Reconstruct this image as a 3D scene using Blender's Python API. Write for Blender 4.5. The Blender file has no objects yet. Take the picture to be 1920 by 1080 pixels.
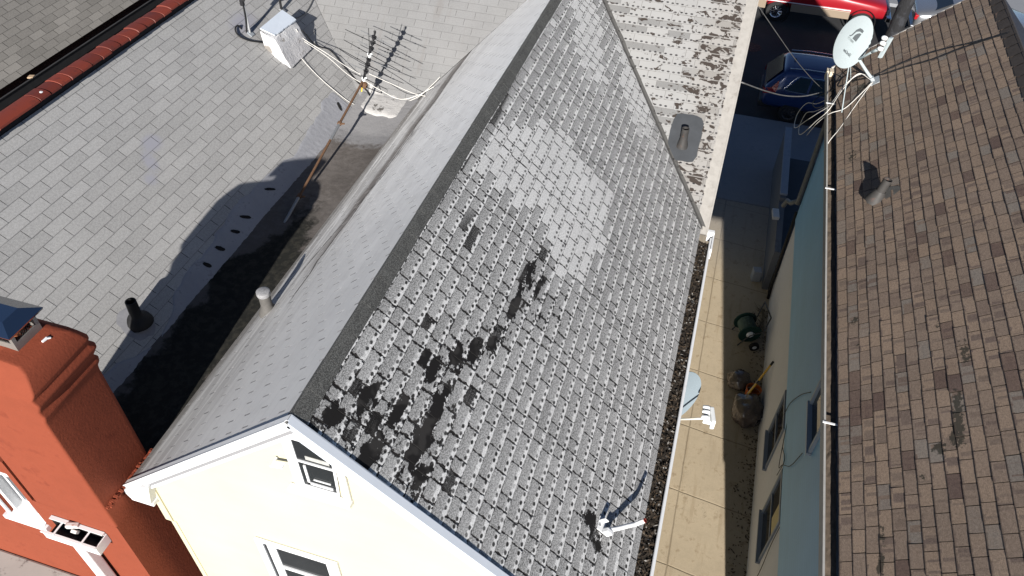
import bpy, bmesh, math, random
from mathutils import Vector, Matrix, noise as mnoise
R = math.radians
rnd = random.Random(7)
scene = bpy.context.scene
COL = scene.collection

# ------------------------------------------------------------------ camera, light, world
def make_camera():
    cd = bpy.data.cameras.new('camera'); co = bpy.data.objects.new('camera', cd); COL.objects.link(co)
    right = Vector((0.95707226, 0.28928764, 0.0180375))
    down = Vector((0.2142887, -0.66429817, -0.71609238))
    fwd = Vector((-0.1951744, 0.68921739, -0.69777242))
    m = Matrix((right, -down, -fwd)).transposed().to_4x4()
    m.translation = (0, 0, 12.65)
    co.matrix_world = m
    cd.sensor_width = 36; cd.lens = 1429.6 / 1920 * 36
    cd.clip_start = 0.05; cd.clip_end = 500
    scene.camera = co
make_camera()
SUN_AZ, SUN_EL = R(-5.7), R(22.5)
LDIR = Vector((math.sin(SUN_AZ) * math.cos(SUN_EL), math.cos(SUN_AZ) * math.cos(SUN_EL), -math.sin(SUN_EL)))
def make_light():
    ld = bpy.data.lights.new('sun', 'SUN'); lo = bpy.data.objects.new('sun', ld); COL.objects.link(lo)
    ld.energy = 5.0; ld.angle = R(0.5); ld.color = (1, .955, .89)
    lo.rotation_euler = LDIR.to_track_quat('-Z', 'Y').to_euler()
    w = bpy.data.worlds.new('World'); scene.world = w; w.use_nodes = True
    nt = w.node_tree; bg = nt.nodes['Background']
    sk = nt.nodes.new('ShaderNodeTexSky'); sk.sky_type = 'NISHITA'; sk.sun_disc = False
    sk.sun_elevation = SUN_EL
    sk.sun_rotation = math.atan2(-LDIR.x, -LDIR.y)
    nt.links.new(sk.outputs[0], bg.inputs[0]); bg.inputs[1].default_value = 0.05
    sk.air_density = 0.6; sk.dust_density = 0.2; sk.ozone_density = 2.0
make_light()
scene.view_settings.view_transform = 'Standard'; scene.view_settings.look = 'None'
scene.view_settings.exposure = 0.72; scene.view_settings.gamma = 1
scene.cycles.max_bounces = 6; scene.cycles.diffuse_bounces = 1

# ------------------------------------------------------------------ node helper
class V:
    def __init__(s, M, k): s.M, s.k = M, k
    def _o(s, op, *a): return s.M.math(op, s, *a)
    def __add__(s, o): return s._o('ADD', o)
    __radd__ = __add__
    def __sub__(s, o): return s._o('SUBTRACT', o)
    def __rsub__(s, o): return s.M.math('SUBTRACT', o, s)
    def __mul__(s, o): return s._o('MULTIPLY', o)
    __rmul__ = __mul__
    def __truediv__(s, o): return s._o('DIVIDE', o)
    def lt(s, o): return s._o('LESS_THAN', o)
    def gt(s, o): return s._o('GREATER_THAN', o)
    def floor(s): return s._o('FLOOR')
    def fract(s): return s._o('FRACT')
    def abs(s): return s._o('ABSOLUTE')
    def sqrt(s): return s._o('SQRT')
    def min(s, o): return s._o('MINIMUM', o)
    def max(s, o): return s._o('MAXIMUM', o)
class M:
    def __init__(s, name):
        s.mat = bpy.data.materials.new(name); s.mat.use_nodes = True
        s.nt = s.mat.node_tree; s.b = s.nt.nodes['Principled BSDF']
        s.b.inputs['Specular IOR Level'].default_value = 0.3
    def n(s, t): return s.nt.nodes.new(t)
    def put(s, sock, v):
        if isinstance(v, V): s.nt.links.new(v.k, sock)
        elif isinstance(v, (tuple, list)): sock.default_value = tuple(v) + ((1,) if len(v) == 3 and len(sock.default_value) == 4 else ())
        else: sock.default_value = v
    def math(s, op, *a):
        x = s.n('ShaderNodeMath'); x.operation = op
        for i, v in enumerate(a): s.put(x.inputs[i], v)
        return V(s, x.outputs[0])
    def uv(s, name='UVMap'):
        x = s.n('ShaderNodeUVMap'); x.uv_map = name; return V(s, x.outputs[0])
    def obj(s): return V(s, s.n('ShaderNodeTexCoord').outputs['Object'])
    def sep(s, v):
        x = s.n('ShaderNodeSeparateXYZ'); s.put(x.inputs[0], v); return [V(s, o) for o in x.outputs]
    def comb(s, a, b, c=0.0):
        x = s.n('ShaderNodeCombineXYZ')
        for i, v in enumerate((a, b, c)): s.put(x.inputs[i], v)
        return V(s, x.outputs[0])
    def scale(s, v, f):
        x = s.n('ShaderNodeMapping'); s.put(x.inputs[0], v); x.inputs['Scale'].default_value = f; return V(s, x.outputs[0])
    def noise(s, v, sc, det=3, rough=.55, dist=0.0):
        x = s.n('ShaderNodeTexNoise'); s.put(x.inputs['Vector'], v); x.inputs['Scale'].default_value = sc
        x.inputs['Detail'].default_value = det; x.inputs['Roughness'].default_value = rough; x.inputs['Distortion'].default_value = dist
        return V(s, x.outputs['Fac'])
    def white(s, v):
        x = s.n('ShaderNodeTexWhiteNoise'); x.noise_dimensions = '3D'; s.put(x.inputs['Vector'], v); return V(s, x.outputs['Value'])
    def voro(s, v, sc, feat='F1'):
        x = s.n('ShaderNodeTexVoronoi'); x.feature = feat; s.put(x.inputs['Vector'], v); x.inputs['Scale'].default_value = sc
        return V(s, x.outputs['Distance'])
    def attr(s, name):
        x = s.n('ShaderNodeAttribute'); x.attribute_name = name
        c = s.n('ShaderNodeSeparateColor'); s.nt.links.new(x.outputs['Color'], c.inputs[0])
        return [V(s, o) for o in c.outputs] + [V(s, x.outputs['Alpha'])]
    def sm(s, v, lo, hi):
        x = s.n('ShaderNodeMapRange'); x.interpolation_type = 'SMOOTHSTEP'; s.put(x.inputs[0], v)
        if lo < hi: x.inputs[1].default_value, x.inputs[2].default_value, x.inputs[3].default_value, x.inputs[4].default_value = lo, hi, 0, 1
        else: x.inputs[1].default_value, x.inputs[2].default_value, x.inputs[3].default_value, x.inputs[4].default_value = hi, lo, 1, 0
        return V(s, x.outputs[0])
    def mix(s, f, a, b, mode='MIX'):
        x = s.n('ShaderNodeMix'); x.data_type = 'RGBA'; x.blend_type = mode
        s.put(x.inputs[0], f); s.put(x.inputs[6], a); s.put(x.inputs[7], b); return V(s, x.outputs[2])
    def grey(s, v):
        x = s.n('ShaderNodeCombineColor')
        for i in range(3): s.put(x.inputs[i], v)
        return V(s, x.outputs[0])
    def tint(s, v, c):   # scalar times colour
        x = s.n('ShaderNodeCombineColor')
        for i in range(3): s.put(x.inputs[i], v * c[i])
        return V(s, x.outputs[0])
    def bump(s, h, strength=.5, dist=.01):
        x = s.n('ShaderNodeBump'); x.inputs['Strength'].default_value = strength; x.inputs['Distance'].default_value = dist
        s.put(x.inputs['Height'], h); s.nt.links.new(x.outputs[0], s.b.inputs['Normal'])
    def set(s, base=None, rough=None, metal=None, spec=None, coat=None):
        for k, v in (('Base Color', base), ('Roughness', rough), ('Metallic', metal), ('Specular IOR Level', spec), ('Coat Weight', coat)):
            if v is not None: s.put(s.b.inputs[k], v)
        return s.mat

def simple(name, col, rough=.6, metal=0, var=.12, sc=8, bump=0, bsc=60, spec=.3, dirt=None, coat=None):
    m = M(name); o = m.obj()
    f = m.noise(o, sc, 5, .6)
    k = 1 + (f - .5) * (2 * var)
    base = m.tint(k, col)
    if dirt: base = m.mix(m.sm(m.noise(o, dirt[1], 6, .65), .55, .72) * dirt[2], base, dirt[0])
    if bump: m.bump(m.noise(o, bsc, 4, .6), bump, .004)
    return m.set(base, rough, metal, spec, coat)

# ------------------------------------------------------------------ mesh helper
class MB:
    def __init__(s): s.v, s.f, s.uv, s.tab, s.col, s.mi = [], [], [], [], [], []
    def face(s, pts, uv=None, tab=None, col=None, mi=0):
        i = len(s.v); s.v += [tuple(p) for p in pts]; s.f.append(list(range(i, i + len(pts))))
        s.uv.append(uv or [(0, 0)] * len(pts)); s.tab.append(tab or [(0, 0)] * len(pts))
        s.col.append(col or [(0, 0, 0, 0)] * len(pts)); s.mi.append(mi)
    def raw(s, verts, faces, mi=0):
        i = len(s.v); s.v += [tuple(p) for p in verts]
        for f in faces:
            s.f.append([i + k for k in f]); n = len(f)
            s.uv.append([(0, 0)] * n); s.tab.append([(0, 0)] * n); s.col.append([(0, 0, 0, 0)] * n); s.mi.append(mi)
    def box(s, lo, hi, mi=0, bev=0):
        c = [(lo[i] + hi[i]) / 2 for i in range(3)]; d = [hi[i] - lo[i] for i in range(3)]
        s.obox(c, d, Matrix.Identity(3), bev, mi)
    def obox(s, c, d, rot, bev=0, mi=0):
        bm = bmesh.new(); bmesh.ops.create_cube(bm, size=1)
        bmesh.ops.scale(bm, vec=d, verts=bm.verts)
        if bev: bmesh.ops.bevel(bm, geom=bm.edges[:], offset=bev, segments=2, profile=.6, affect='EDGES')
        c = Vector(c); s.bm(bm, lambda p: rot @ p + c, mi)
    def bm(s, bm, fn=lambda p: p, mi=0):
        bm.verts.index_update()
        s.raw([fn(v.co) for v in bm.verts], [[v.index for v in f.verts] for f in bm.faces], mi); bm.free()
    def prism(s, poly, d, mi=0):      # poly: 3D polygon, d: extrusion vector
        n = len(poly); a = [Vector(p) for p in poly]; b = [p + Vector(d) for p in a]
        s.raw(a + b, [list(range(n))[::-1], [n + i for i in range(n)]] + [[i, (i + 1) % n, n + (i + 1) % n, n + i] for i in range(n)], mi)
    def tube(s, pts, r, seg=7, mi=0, cap=True):
        pts = [Vector(p) for p in pts]; n = len(pts); rr = r if isinstance(r, (list, tuple)) else [r] * n
        vs, fs = [], []; ref = None
        for i, p in enumerate(pts):
            t = (pts[min(i + 1, n - 1)] - pts[max(i - 1, 0)]).normalized()
            if ref is None: ref = t.orthogonal().normalized()
            ref = (ref - t * ref.dot(t)).normalized(); b = t.cross(ref)
            for k in range(seg):
                a = 2 * math.pi * k / seg; vs.append(p + (ref * math.cos(a) + b * math.sin(a)) * rr[i])
        for i in range(n - 1):
            for k in range(seg):
                fs.append([i * seg + k, i * seg + (k + 1) % seg, (i + 1) * seg + (k + 1) % seg, (i + 1) * seg + k])
        if cap: fs += [list(range(seg))[::-1], [(n - 1) * seg + k for k in range(seg)]]
        s.raw(vs, fs, mi)
    def lathe(s, prof, c, axis, seg=24, mi=0):   # prof: (r, h) list
        ax = Vector(axis).normalized(); u = ax.orthogonal().normalized(); w = ax.cross(u); c = Vector(c); vs, fs = [], []
        for r, h in prof:
            for k in range(seg):
                a = 2 * math.pi * k / seg; vs.append(c + ax * h + (u * math.cos(a) + w * math.sin(a)) * r)
        for i in range(len(prof) - 1):
            for k in range(seg): fs.append([i * seg + k, i * seg + (k + 1) % seg, (i + 1) * seg + (k + 1) % seg, (i + 1) * seg + k])
        s.raw(vs, fs, mi)
    def build(s, name, mats, parent=None, smooth=False, auto=None):
        me = bpy.data.meshes.new(name); me.from_pydata(s.v, [], s.f)
        for m in (mats if isinstance(mats, (list, tuple)) else [mats]): me.materials.append(m)
        me.polygons.foreach_set('material_index', s.mi)
        for nm, src in (('UVMap', s.uv), ('tab', s.tab)):
            l = me.uv_layers.new(name=nm); l.data.foreach_set('uv', [x for f in src for p in f for x in p])
        ca = me.color_attributes.new('rnd', 'FLOAT_COLOR', 'CORNER')
        ca.data.foreach_set('color', [x for f in s.col for p in f for x in p])
        if smooth: me.polygons.foreach_set('use_smooth', [True] * len(me.polygons))
        me.validate(); me.update()
        if smooth and auto:
            bm = bmesh.new(); bm.from_mesh(me); bmesh.ops.remove_doubles(bm, verts=bm.verts, dist=1e-5)
            for e in bm.edges:
                if len(e.link_faces) == 2 and e.calc_face_angle(0) > auto: e.smooth = False
            bm.to_mesh(me); bm.free()
        o = bpy.data.objects.new(name, me); COL.objects.link(o)
        if parent:
            o.parent = parent; w = Vector((0, 0, 0)); p = parent
            while p: w += p.location; p = p.parent
            o.location = -w
        return o
def thing(name, label, cat, loc=(0, 0, 0), group=None):
    o = bpy.data.objects.new(name, None); COL.objects.link(o); o.location = loc; o.empty_display_size = .2
    return tag(o, label, cat, group)
def tag(o, label, cat, group=None):
    o['label'] = label; o['category'] = cat
    if group: o['group'] = group
    return o
def struct(o, kind='structure'):
    o['kind'] = kind; return o

def clip(poly, conv):          # Sutherland-Hodgman, conv counter-clockwise (2D)
    out = poly
    for i in range(len(conv)):
        a, b = conv[i], conv[(i + 1) % len(conv)]; inp, out = out, []
        side = lambda p: (b[0] - a[0]) * (p[1] - a[1]) - (b[1] - a[1]) * (p[0] - a[0])
        for k in range(len(inp)):
            p, q = inp[k - 1], inp[k]; sp, sq = side(p), side(q)
            if (sp >= 0) != (sq >= 0):
                t = sp / (sp - sq); out.append((p[0] + (q[0] - p[0]) * t, p[1] + (q[1] - p[1]) * t))
            if sq >= 0: out.append(q)
        if not out: return []
    return out
def ccw(p):
    a = sum(p[i - 1][0] * p[i][1] - p[i][0] * p[i - 1][1] for i in range(len(p))); return p if a > 0 else p[::-1]
def inpoly(x, y, poly):
    r = False
    for i in range(len(poly)):
        (x1, y1), (x2, y2) = poly[i - 1], poly[i]
        if (y1 > y) != (y2 > y) and x < (x2 - x1) * (y - y1) / (y2 - y1) + x1: r = not r
    return r

def shingles(O, U, D, N, poly, expo, tab, th, gap, jit=.004, rows=None, colf=None, deck_drop=.004, seed=1, extra=None, vary=0.0, h0=.0015, skirt=True, v0=0.0, doff=.5):
    """tab shingles laid course by course on the plane O + u*U + v*D (v runs down the slope)."""
    rg = random.Random(seed); O, U, D, N = (Vector(x) for x in (O, U, D, N)); poly = ccw(poly); mb = MB()
    us = [p[0] for p in poly]; vs = [p[1] for p in poly]
    P = lambda u, v, h: O + U * u + D * v + N * h
    flip = U.cross(D).dot(N) < 0
    fl = (lambda x: x[::-1]) if flip else (lambda x: x)
    mb.face(fl([P(u, v, -deck_drop) for u, v in poly]), uv=fl(list(poly)), tab=[(0, 0)] * len(poly), mi=1)
    r0 = int(math.floor((min(vs) - v0) / expo)) - 1
    for r in range(r0, int(max(vs) / expo) + 2):
        va = v0 + r * expo; vb = va + expo
        off = (r % 2) * tab * doff + rg.uniform(-jit, jit) * 1.5
        u = math.floor(min(us) / tab - 1) * tab + off
        while u < max(us):
            ln = tab * (1 + (rg.uniform(-vary, vary) if vary else 0))
            segs = [(u, u + ln)]
            if extra:
                for ex in extra(r):
                    segs = [q for a, b in segs for q in (((a, ex), (ex, b)) if a + .03 < ex < b - .03 else ((a, b),))]
            for a, b in segs:
                j = [rg.uniform(-jit, jit) for _ in range(6)]
                q = [(a + gap / 2 + j[4] * .3, va - .03), (b - gap / 2 + j[4] * .3, va - .03), (b - gap / 2 + j[5] * .3, vb + j[0] * .8), (a + gap / 2 + j[5] * .3, vb + j[1] * .8)]
                c = clip(ccw(q), poly)
                if len(c) < 3: continue
                hj = 1 + j[2] / max(jit, 1e-6) * .25
                H = lambda v: h0 + (th * hj) * max(0, (v - va + .03) / (expo + .03))
                cx, cy = (a + b) / 2, (va + vb) / 2
                rr = rg.random(); base = colf(cx, cy, r) if colf else (0, 0)
                fd = base[1] if callable(base[1]) else (lambda x, y: 0.0)
                cells = [c]
                if callable(base[1]) and max(fd(a + (b - a) * i / 6, va + expo * k / 3) for i in range(7) for k in range(4)) > .12:
                    cells = []
                    for i in range(6):
                        for k in range(3):
                            e0, e1, w0, w1 = a - .02 + (b - a + .04) * i / 6, a - .02 + (b - a + .04) * (i + 1) / 6, va - .04 + (expo + .06) * k / 3, va - .04 + (expo + .06) * (k + 1) / 3
                            q2 = clip(c, [(e0, w0), (e1, w0), (e1, w1), (e0, w1)])
                            if len(q2) > 2: cells.append(q2)
                for q2 in cells:
                    mb.face(fl([P(pu, pv, H(pv)) for pu, pv in q2]), uv=fl(q2), tab=fl([(pu - a, vb - pv) for pu, pv in q2]), col=fl([(rr, b - a, base[0], fd(pu, pv)) for pu, pv in q2]), mi=0)
                if skirt:
                    n = len(c)
                    for k in range(n):
                        (u1, w1), (u2, w2) = c[k], c[(k + 1) % n]
                        if w1 < va and w2 < va: continue
                        mb.face([P(u2, w2, H(w2)), P(u1, w1, H(w1)), P(u1, w1, -deck_drop + .0005), P(u2, w2, -deck_drop + .0005)], uv=[(u2, w2), (u1, w1)] * 2, mi=2)
            u += ln
    return mb

# ------------------------------------------------------------------ shingle materials
def dots(m, tx, ty, r, rad=.0115, pitch=.076, yc=.03, keep=.82):
    cell = (tx / pitch).floor(); wn = m.white(m.comb(cell, r * 91.7, 3.1)); w2 = m.white(m.comb(cell, r * 57.3, 8.3))
    dx = tx - (cell + .5) * pitch + (wn - .5) * .02; dy = ty - yc + (w2 - .5) * .012
    d = (dx * dx * .62 + dy * dy * 1.5).sqrt()
    return d, wn, w2

def mat_spotted():
    m = M('spotted_painted_shingle'); g = m.uv(); tx, ty, _ = m.sep(m.uv('tab')); r, ln, patch, dmg = m.attr('rnd')
    n8 = m.noise(g, 9, 4, .6); n25 = m.noise(g, 26, 4, .6); nf = m.noise(g, 150, 2, .7); nbig = m.noise(g, 1.6, 3); nm = m.noise(g, 60, 3, .7)
    strip = m.sm(ty + (n25 - .5) * .04, .050, .032)
    spk = m.sm(nf + (nm - .5) * .7, .36, .66)
    up = m.sm(ty, .04, .125)
    f = .16 + spk * .40 - up * .05 + (r - .5) * .06 + (nbig - .5) * .14
    f = f + strip * (.36 + (n8 - .5) * .12) * (1 - spk * .35)
    fp = .455 + spk * .24 + (r - .5) * .05 + (nm - .5) * .15 + (nbig - .5) * .1
    pm = m.sm(patch + (n8 - .5) * .3, .4, .6)
    f = f + (fp - f) * pm
    d, wn, w2 = dots(m, tx, ty, r)
    dm = m.sm(d + (nm - .5) * .007, .0185, .013) * m.sm(wn, .06, .12) * (1 - pm * .15)
    f = f + (.022 + w2 * w2 * .11 - f) * dm
    base = m.tint(f, (1, .995, .985))
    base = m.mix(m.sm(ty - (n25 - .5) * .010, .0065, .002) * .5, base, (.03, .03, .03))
    # bare black patches and eroded edges
    ex = tx.min(ln - tx).abs(); e = ex.min(ty + .006)
    eat = m.sm(e - (n25 - .46) * (.05 + dmg * .12) - dmg * .006 - .003, .004, -.001)
    hole = m.sm(m.noise(m.scale(g, (.55, 1.15, 1)), 11, 5, .62) * .75 + n25 * .25 + dmg * .34, .745, .77)
    hole = hole.max(m.sm(m.white(m.comb(r * 41, 2.7)) - dmg * .30, .0, -.02) * m.sm(ty + (n25 - .5) * .07, .035, .045) * m.sm(n8, .36, .40))
    tar = m.sm(m.noise(g, 5, 2), .5, .6)
    blk = m.mix(tar, (.012, .011, .011), (.032, .030, .029))
    base = m.mix(eat.max(hole), base, blk)
    base = m.mix(m.sm(m.noise(g, 4.3, 6, .7), .68, .74) * .5 * (1 - pm), base, (.02, .02, .02))
    m.bump(nf * .5 + nm * .5 - eat.max(hole) * 1.2, .55, .004)
    return m.set(base, .85, spec=.2)

def mat_flaking():
    m = M('white_flaking_shingle'); g = m.uv(); tx, ty, _ = m.sep(m.uv('tab')); r, ln, patch, dmg = m.attr('rnd')
    n8 = m.noise(m.scale(g, (.8, 1.3, 1)), 7.5, 5, .62, .5); n25 = m.noise(g, 30, 3); nf = m.noise(g, 140, 2, .7); nb = m.noise(g, 1.3, 3)
    gry = m.sm(r, .66, .74)
    f = .29 + (nb - .5) * .06 + (nf - .5) * .05 - gry * (.08 + m.sm(nf, .4, .7) * .08) * m.sm(ty, .02, .05)
    base = m.tint(f, (1, .995, .985))
    base = m.mix(m.sm(dmg, .2, .6) * .5, base, (.26, .24, .22))
    d, wn, w2 = dots(m, tx, ty, r, keep=.9)
    dm = m.sm(d + (n25 - .5) * .006, .018, .013) * m.sm(wn, .05, .1) * m.sm(dmg + n25 * .5, 1.05, .9)
    base = m.mix(dm, base, m.mix(w2, (.018, .018, .02), (.07, .065, .065)))
    hole = m.sm(n8 + dmg * .14 - .012, .60, .615) * m.sm(ty, .004, .02)
    base = m.mix(hole, base, (.045, .036, .031))
    ex = tx.min(ln - tx).abs()
    base = m.mix(m.sm(ex, .0035, .0015) * .45, base, (.05, .05, .05))
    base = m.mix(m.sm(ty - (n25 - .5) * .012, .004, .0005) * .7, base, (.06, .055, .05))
    m.bump(nf * .4 - hole, .4, .004)
    return m.set(base, .8, spec=.2)

def mat_grey_tab(name, lo, hi, tone, stain, edge=.5, stainc=(.2, .19, .2), streak=False, tintv=.05):
    m = M(name); g = m.uv(); tx, ty, _ = m.sep(m.uv('tab')); r, ln, _p, dmg = m.attr('rnd')
    nf = m.noise(g, 170, 2, .75); nm = m.noise(g, 42, 3, .65); nb = m.noise(g, 1.1, 4, .6)
    f = lo + m.sm(nf * .7 + nm * .3, .36, .64) * (hi - lo) + (r - .5) * tintv + (nb - .5) * .09
    base = m.tint(f, tone)
    base = m.mix(m.sm(m.noise(g, 2.3, 5, .65), .56, .7) * stain, base, stainc)
    if streak:
        gs = m.scale(g, (.8, 5, 1)) if streak == 'u' else m.scale(g, (5, .7, 1))
        base = m.mix(m.sm(m.noise(gs, 1.0, 4, .6), .55, .72) * .35, base, (.17, .155, .145))
    base = m.mix(m.sm(nm, .70, .78) * .4, base, (.06, .06, .06))
    base = m.mix(m.sm(dmg + (nm - .5) * .5, .35, .7), base, (.33, .33, .37))
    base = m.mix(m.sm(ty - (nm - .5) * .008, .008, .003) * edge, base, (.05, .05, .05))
    m.bump(nf * .6 + nm * .4, .45, .003)
    return m.set(base, .85, spec=.2)

def mat_silver():
    m = M('silver_coated_shingle'); g = m.uv(); u, v, _ = m.sep(g); tx, ty, _ = m.sep(m.uv('tab')); r, ln, _p, dmg = m.attr('rnd')
    nb = m.noise(m.scale(g, (.7, 1.6, 1)), 1.5, 5, .6); nf = m.noise(g, 160, 2, .7); n25 = m.noise(g, 25, 3)
    f = .92 + (nb - .5) * .22 + (nf - .5) * .10 + (r - .5) * .03
    base = m.tint(f, (.99, .98, .955))
    base = m.mix(m.sm(m.noise(g, 4.5, 6, .68), .48, .72) * .30, base, (.46, .44, .42))
    low = m.sm(v + (m.noise(g, 1.2, 3) - .5) * 1.1, 1.1, 2.25)
    st = m.noise(m.scale(g, (.45, 7, 1)), 1.6, 5, .62, .5)
    st2 = m.noise(m.scale(g, (.25, 9, 1)), 1.1, 5, .62, .8)
    base = m.mix(low * m.sm(st, .36, .6) * .62, base, (.27, .25, .235))
    base = m.mix(m.sm(u + (nb - .5) * 3, 5.5, 1.0) * .55, base, (.36, .36, .365))
    wv = (m.noise(g, 1.4, 2) - .5) * .22; fine = (m.noise(g, 14, 3) - .5) * .03
    band = m.sm((v - 1.86 + wv + (st - .5) * .45).abs(), .20, .05) * m.sm(u, 2.0, 3.6)
    base = m.mix(band * m.sm(st2, .30, .46) * .9, base, (.16, .138, .125))
    la = m.sm((v - 1.80 + wv + fine).abs(), .030, .012) * m.sm(u, 1.9, 2.2) * m.sm(st2 + n25 * .4, .50, .62)
    lb = m.sm((v - 2.11 + (u - 2.7) * .26 + wv * .3 + fine).abs(), .026, .010) * m.sm(u, 2.5, 2.8) * m.sm(u, 4.6, 4.0)
    base = m.mix(la.max(lb) * .9, base, (.075, .068, .062))
    edge = m.sm(v + (n25 - .5) * .12 + (st - .5) * .25, 2.42, 2.58)
    base = m.mix(edge * .75, base, (.16, .145, .13))
    ex = tx.min(ln - tx).abs()
    dash = m.sm(ex, .0085, .005) * m.sm(ty, .095, .08) * m.sm(ty, .0, .012) * m.sm(r, .10, .2)
    base = m.mix(dash * .95, base, (.05, .05, .055))
    base = m.mix(m.sm(ty - (n25 - .5) * .01, .006, .001) * .35, base, (.25, .25, .25))
    m.bump(nf * .5 + n25 * .5, .3, .003)
    return m.set(base, .55, spec=.4)

def mat_brown():
    m = M('brown_blend_shingle'); g = m.uv(); u, v, _ = m.sep(g); tx, ty, _ = m.sep(m.uv('tab')); r, ln, _p, dmg = m.attr('rnd')
    nf = m.noise(g, 150, 2, .75); nm = m.noise(g, 38, 3, .6); nb = m.noise(g, .9, 3)
    cut = m.noise(m.comb(u * 1.0, (v / .127).floor() * 7.3 + r * 3), 7.5, 2, .6)
    c1 = m.mix(m.sm(r, .25, .75), (.41, .305, .228), (.345, .262, .205))
    c1 = m.mix(m.sm(m.white(m.comb(r * 31, 1.7)), .88, .92), c1, (.33, .285, .245))
    c2 = m.mix(m.sm(m.white(m.comb(r * 77, 5.1)), .4, .6), (.24, .18, .15), (.30, .228, .18))
    base = m.mix(m.sm(cut, .55, .59), c1, c2)
    base = m.mix(m.sm(m.white(m.comb(r * 13, 9.1)), .93, .95) * .8, base, (.15, .10, .09))
    k = .31 + m.sm(nf * .75 + nm * .25, .3, .7) * .66 + (nb - .5) * .3
    base = m.mix(1.0, base, m.grey(k), 'MULTIPLY')
    ms = m.noise(g, 16, 5, .7)
    moss = m.sm(ms + dmg * .55, .84, .90).max(m.sm(m.noise(g, 5.5, 6, .72), .69, .73) * .6)
    base = m.mix(moss * .85, base, (.035, .035, .028))
    ex = tx.min(ln - tx).abs()
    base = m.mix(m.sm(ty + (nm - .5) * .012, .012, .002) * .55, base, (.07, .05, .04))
    m.bump(nf * .6 + nm * .4 + moss * .8, .5, .004)
    return m.set(base, .9, spec=.15)

DECK = simple('black_underlay', (.016, .015, .015), .95, var=.3, sc=20)
BUTT = simple('shingle_butt', (.05, .048, .046), .95, var=.3, sc=30)
BUTT_G = simple('grey_shingle_butt', (.10, .10, .10), .95, var=.3, sc=30)
BUTT_S = simple('silver_shingle_butt', (.45, .45, .46), .8, var=.2, sc=30)
BUTT_W = simple('white_shingle_butt', (.2, .19, .18), .9, var=.3, sc=30)
BUTT_B = simple('brown_shingle_butt', (.05, .038, .03), .95, var=.3, sc=30)
GROUT = simple('grey_joint', (.06, .06, .06), .95, var=.3, sc=20)
GROUT_S = simple('silver_joint', (.42, .42, .43), .8, var=.2, sc=20)
GROUT_W = simple('white_joint', (.13, .12, .115), .9, var=.3, sc=20)
WHITE = simple('white_paint', (.78, .79, .80), .45, var=.05, sc=5, dirt=((.45, .43, .40), 7, .25))
WHITE_METAL = simple('white_coated_metal', (.62, .66, .72), .35, var=.06, sc=6, spec=.5)
VINYL = simple('white_vinyl', (.75, .76, .77), .4, var=.04, sc=9)
GLASS = simple('window_glass', (.012, .014, .015), .05, var=.6, sc=4, spec=.4)
DARKIN = simple('dark_interior', (.012, .012, .013), .8)
GALV = simple('galvanised_steel', (.34, .35, .36), .42, .6, .2, 14)
RUST = simple('rusty_steel', (.15, .085, .05), .8, .2, .45, 22, dirt=((.10, .05, .03), 30, .7))
BLACKR = simple('black_rubber', (.014, .014, .015), .55, var=.3, sc=20)
BLACKP = simple('black_painted_metal', (.018, .018, .02), .5, var=.3, sc=15)
COAX_W = simple('white_coax', (.72, .70, .66), .5, var=.08, sc=10)
DISHG = simple('pale_grey_dish_paint', (.40, .46, .48), .45, var=.05, sc=4, dirt=((.3, .33, .34), 9, .25))
DISHW = simple('white_plastic', (.80, .82, .82), .4, var=.04, sc=9)
GREYM = simple('grey_painted_metal', (.30, .33, .36), .5, var=.1, sc=8)

# ------------------------------------------------------------------ surfaces of walls and ground
def mat_siding(name, col, lap=.11, axis=2, amp=.5, dark=.35, rough=.5):
    m = M(name); p = m.sep(m.obj()); z = p[axis]; f = (z / lap).fract(); o = m.obj()
    k = 1 + (m.noise(o, 1.2, 5, .6) - .5) * .22 + (m.white(m.comb((z / lap).floor(), 1, 2)) - .5) * .03
    base = m.tint(k, col)
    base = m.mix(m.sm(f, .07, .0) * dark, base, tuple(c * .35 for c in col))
    m.bump(f, amp, .012)
    return m.set(base, rough, spec=.35)
CREAM = mat_siding('cream_siding', (.60, .56, .40), .115, dark=.05, amp=.18)
BLUE = mat_siding('blue_siding', (.25, .50, .76), .105, dark=.30)
def mat_stucco(name, col, var=.1, dirtc=None, dirt=.3, bmp=.35, sc=45, wet=None):
    m = M(name); o = m.obj(); n1 = m.noise(o, 1.3, 5, .6); n2 = m.noise(o, 7, 5, .65); n3 = m.noise(o, sc, 4, .6)
    base = m.tint(1 + (n1 - .5) * 2 * var + (n2 - .5) * var * 1.4, col)
    if dirtc: base = m.mix(m.sm(n2 * .6 + n1 * .4, .52, .66) * dirt, base, dirtc)
    m.bump(n3 * .6 + n2 * .4, bmp, .008)
    return m.set(base, .85, spec=.2)
ORANGE = mat_stucco('orange_stucco', (.235, .054, .027), .17, (.14, .028, .015), .55, .55)
STUCCO_W = mat_stucco('white_stucco', (.68, .68, .70), .06, (.45, .44, .44), .25)
CEMENT = mat_stucco('grey_cement', (.14, .145, .155), .2, (.08, .08, .085), .5)
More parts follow.
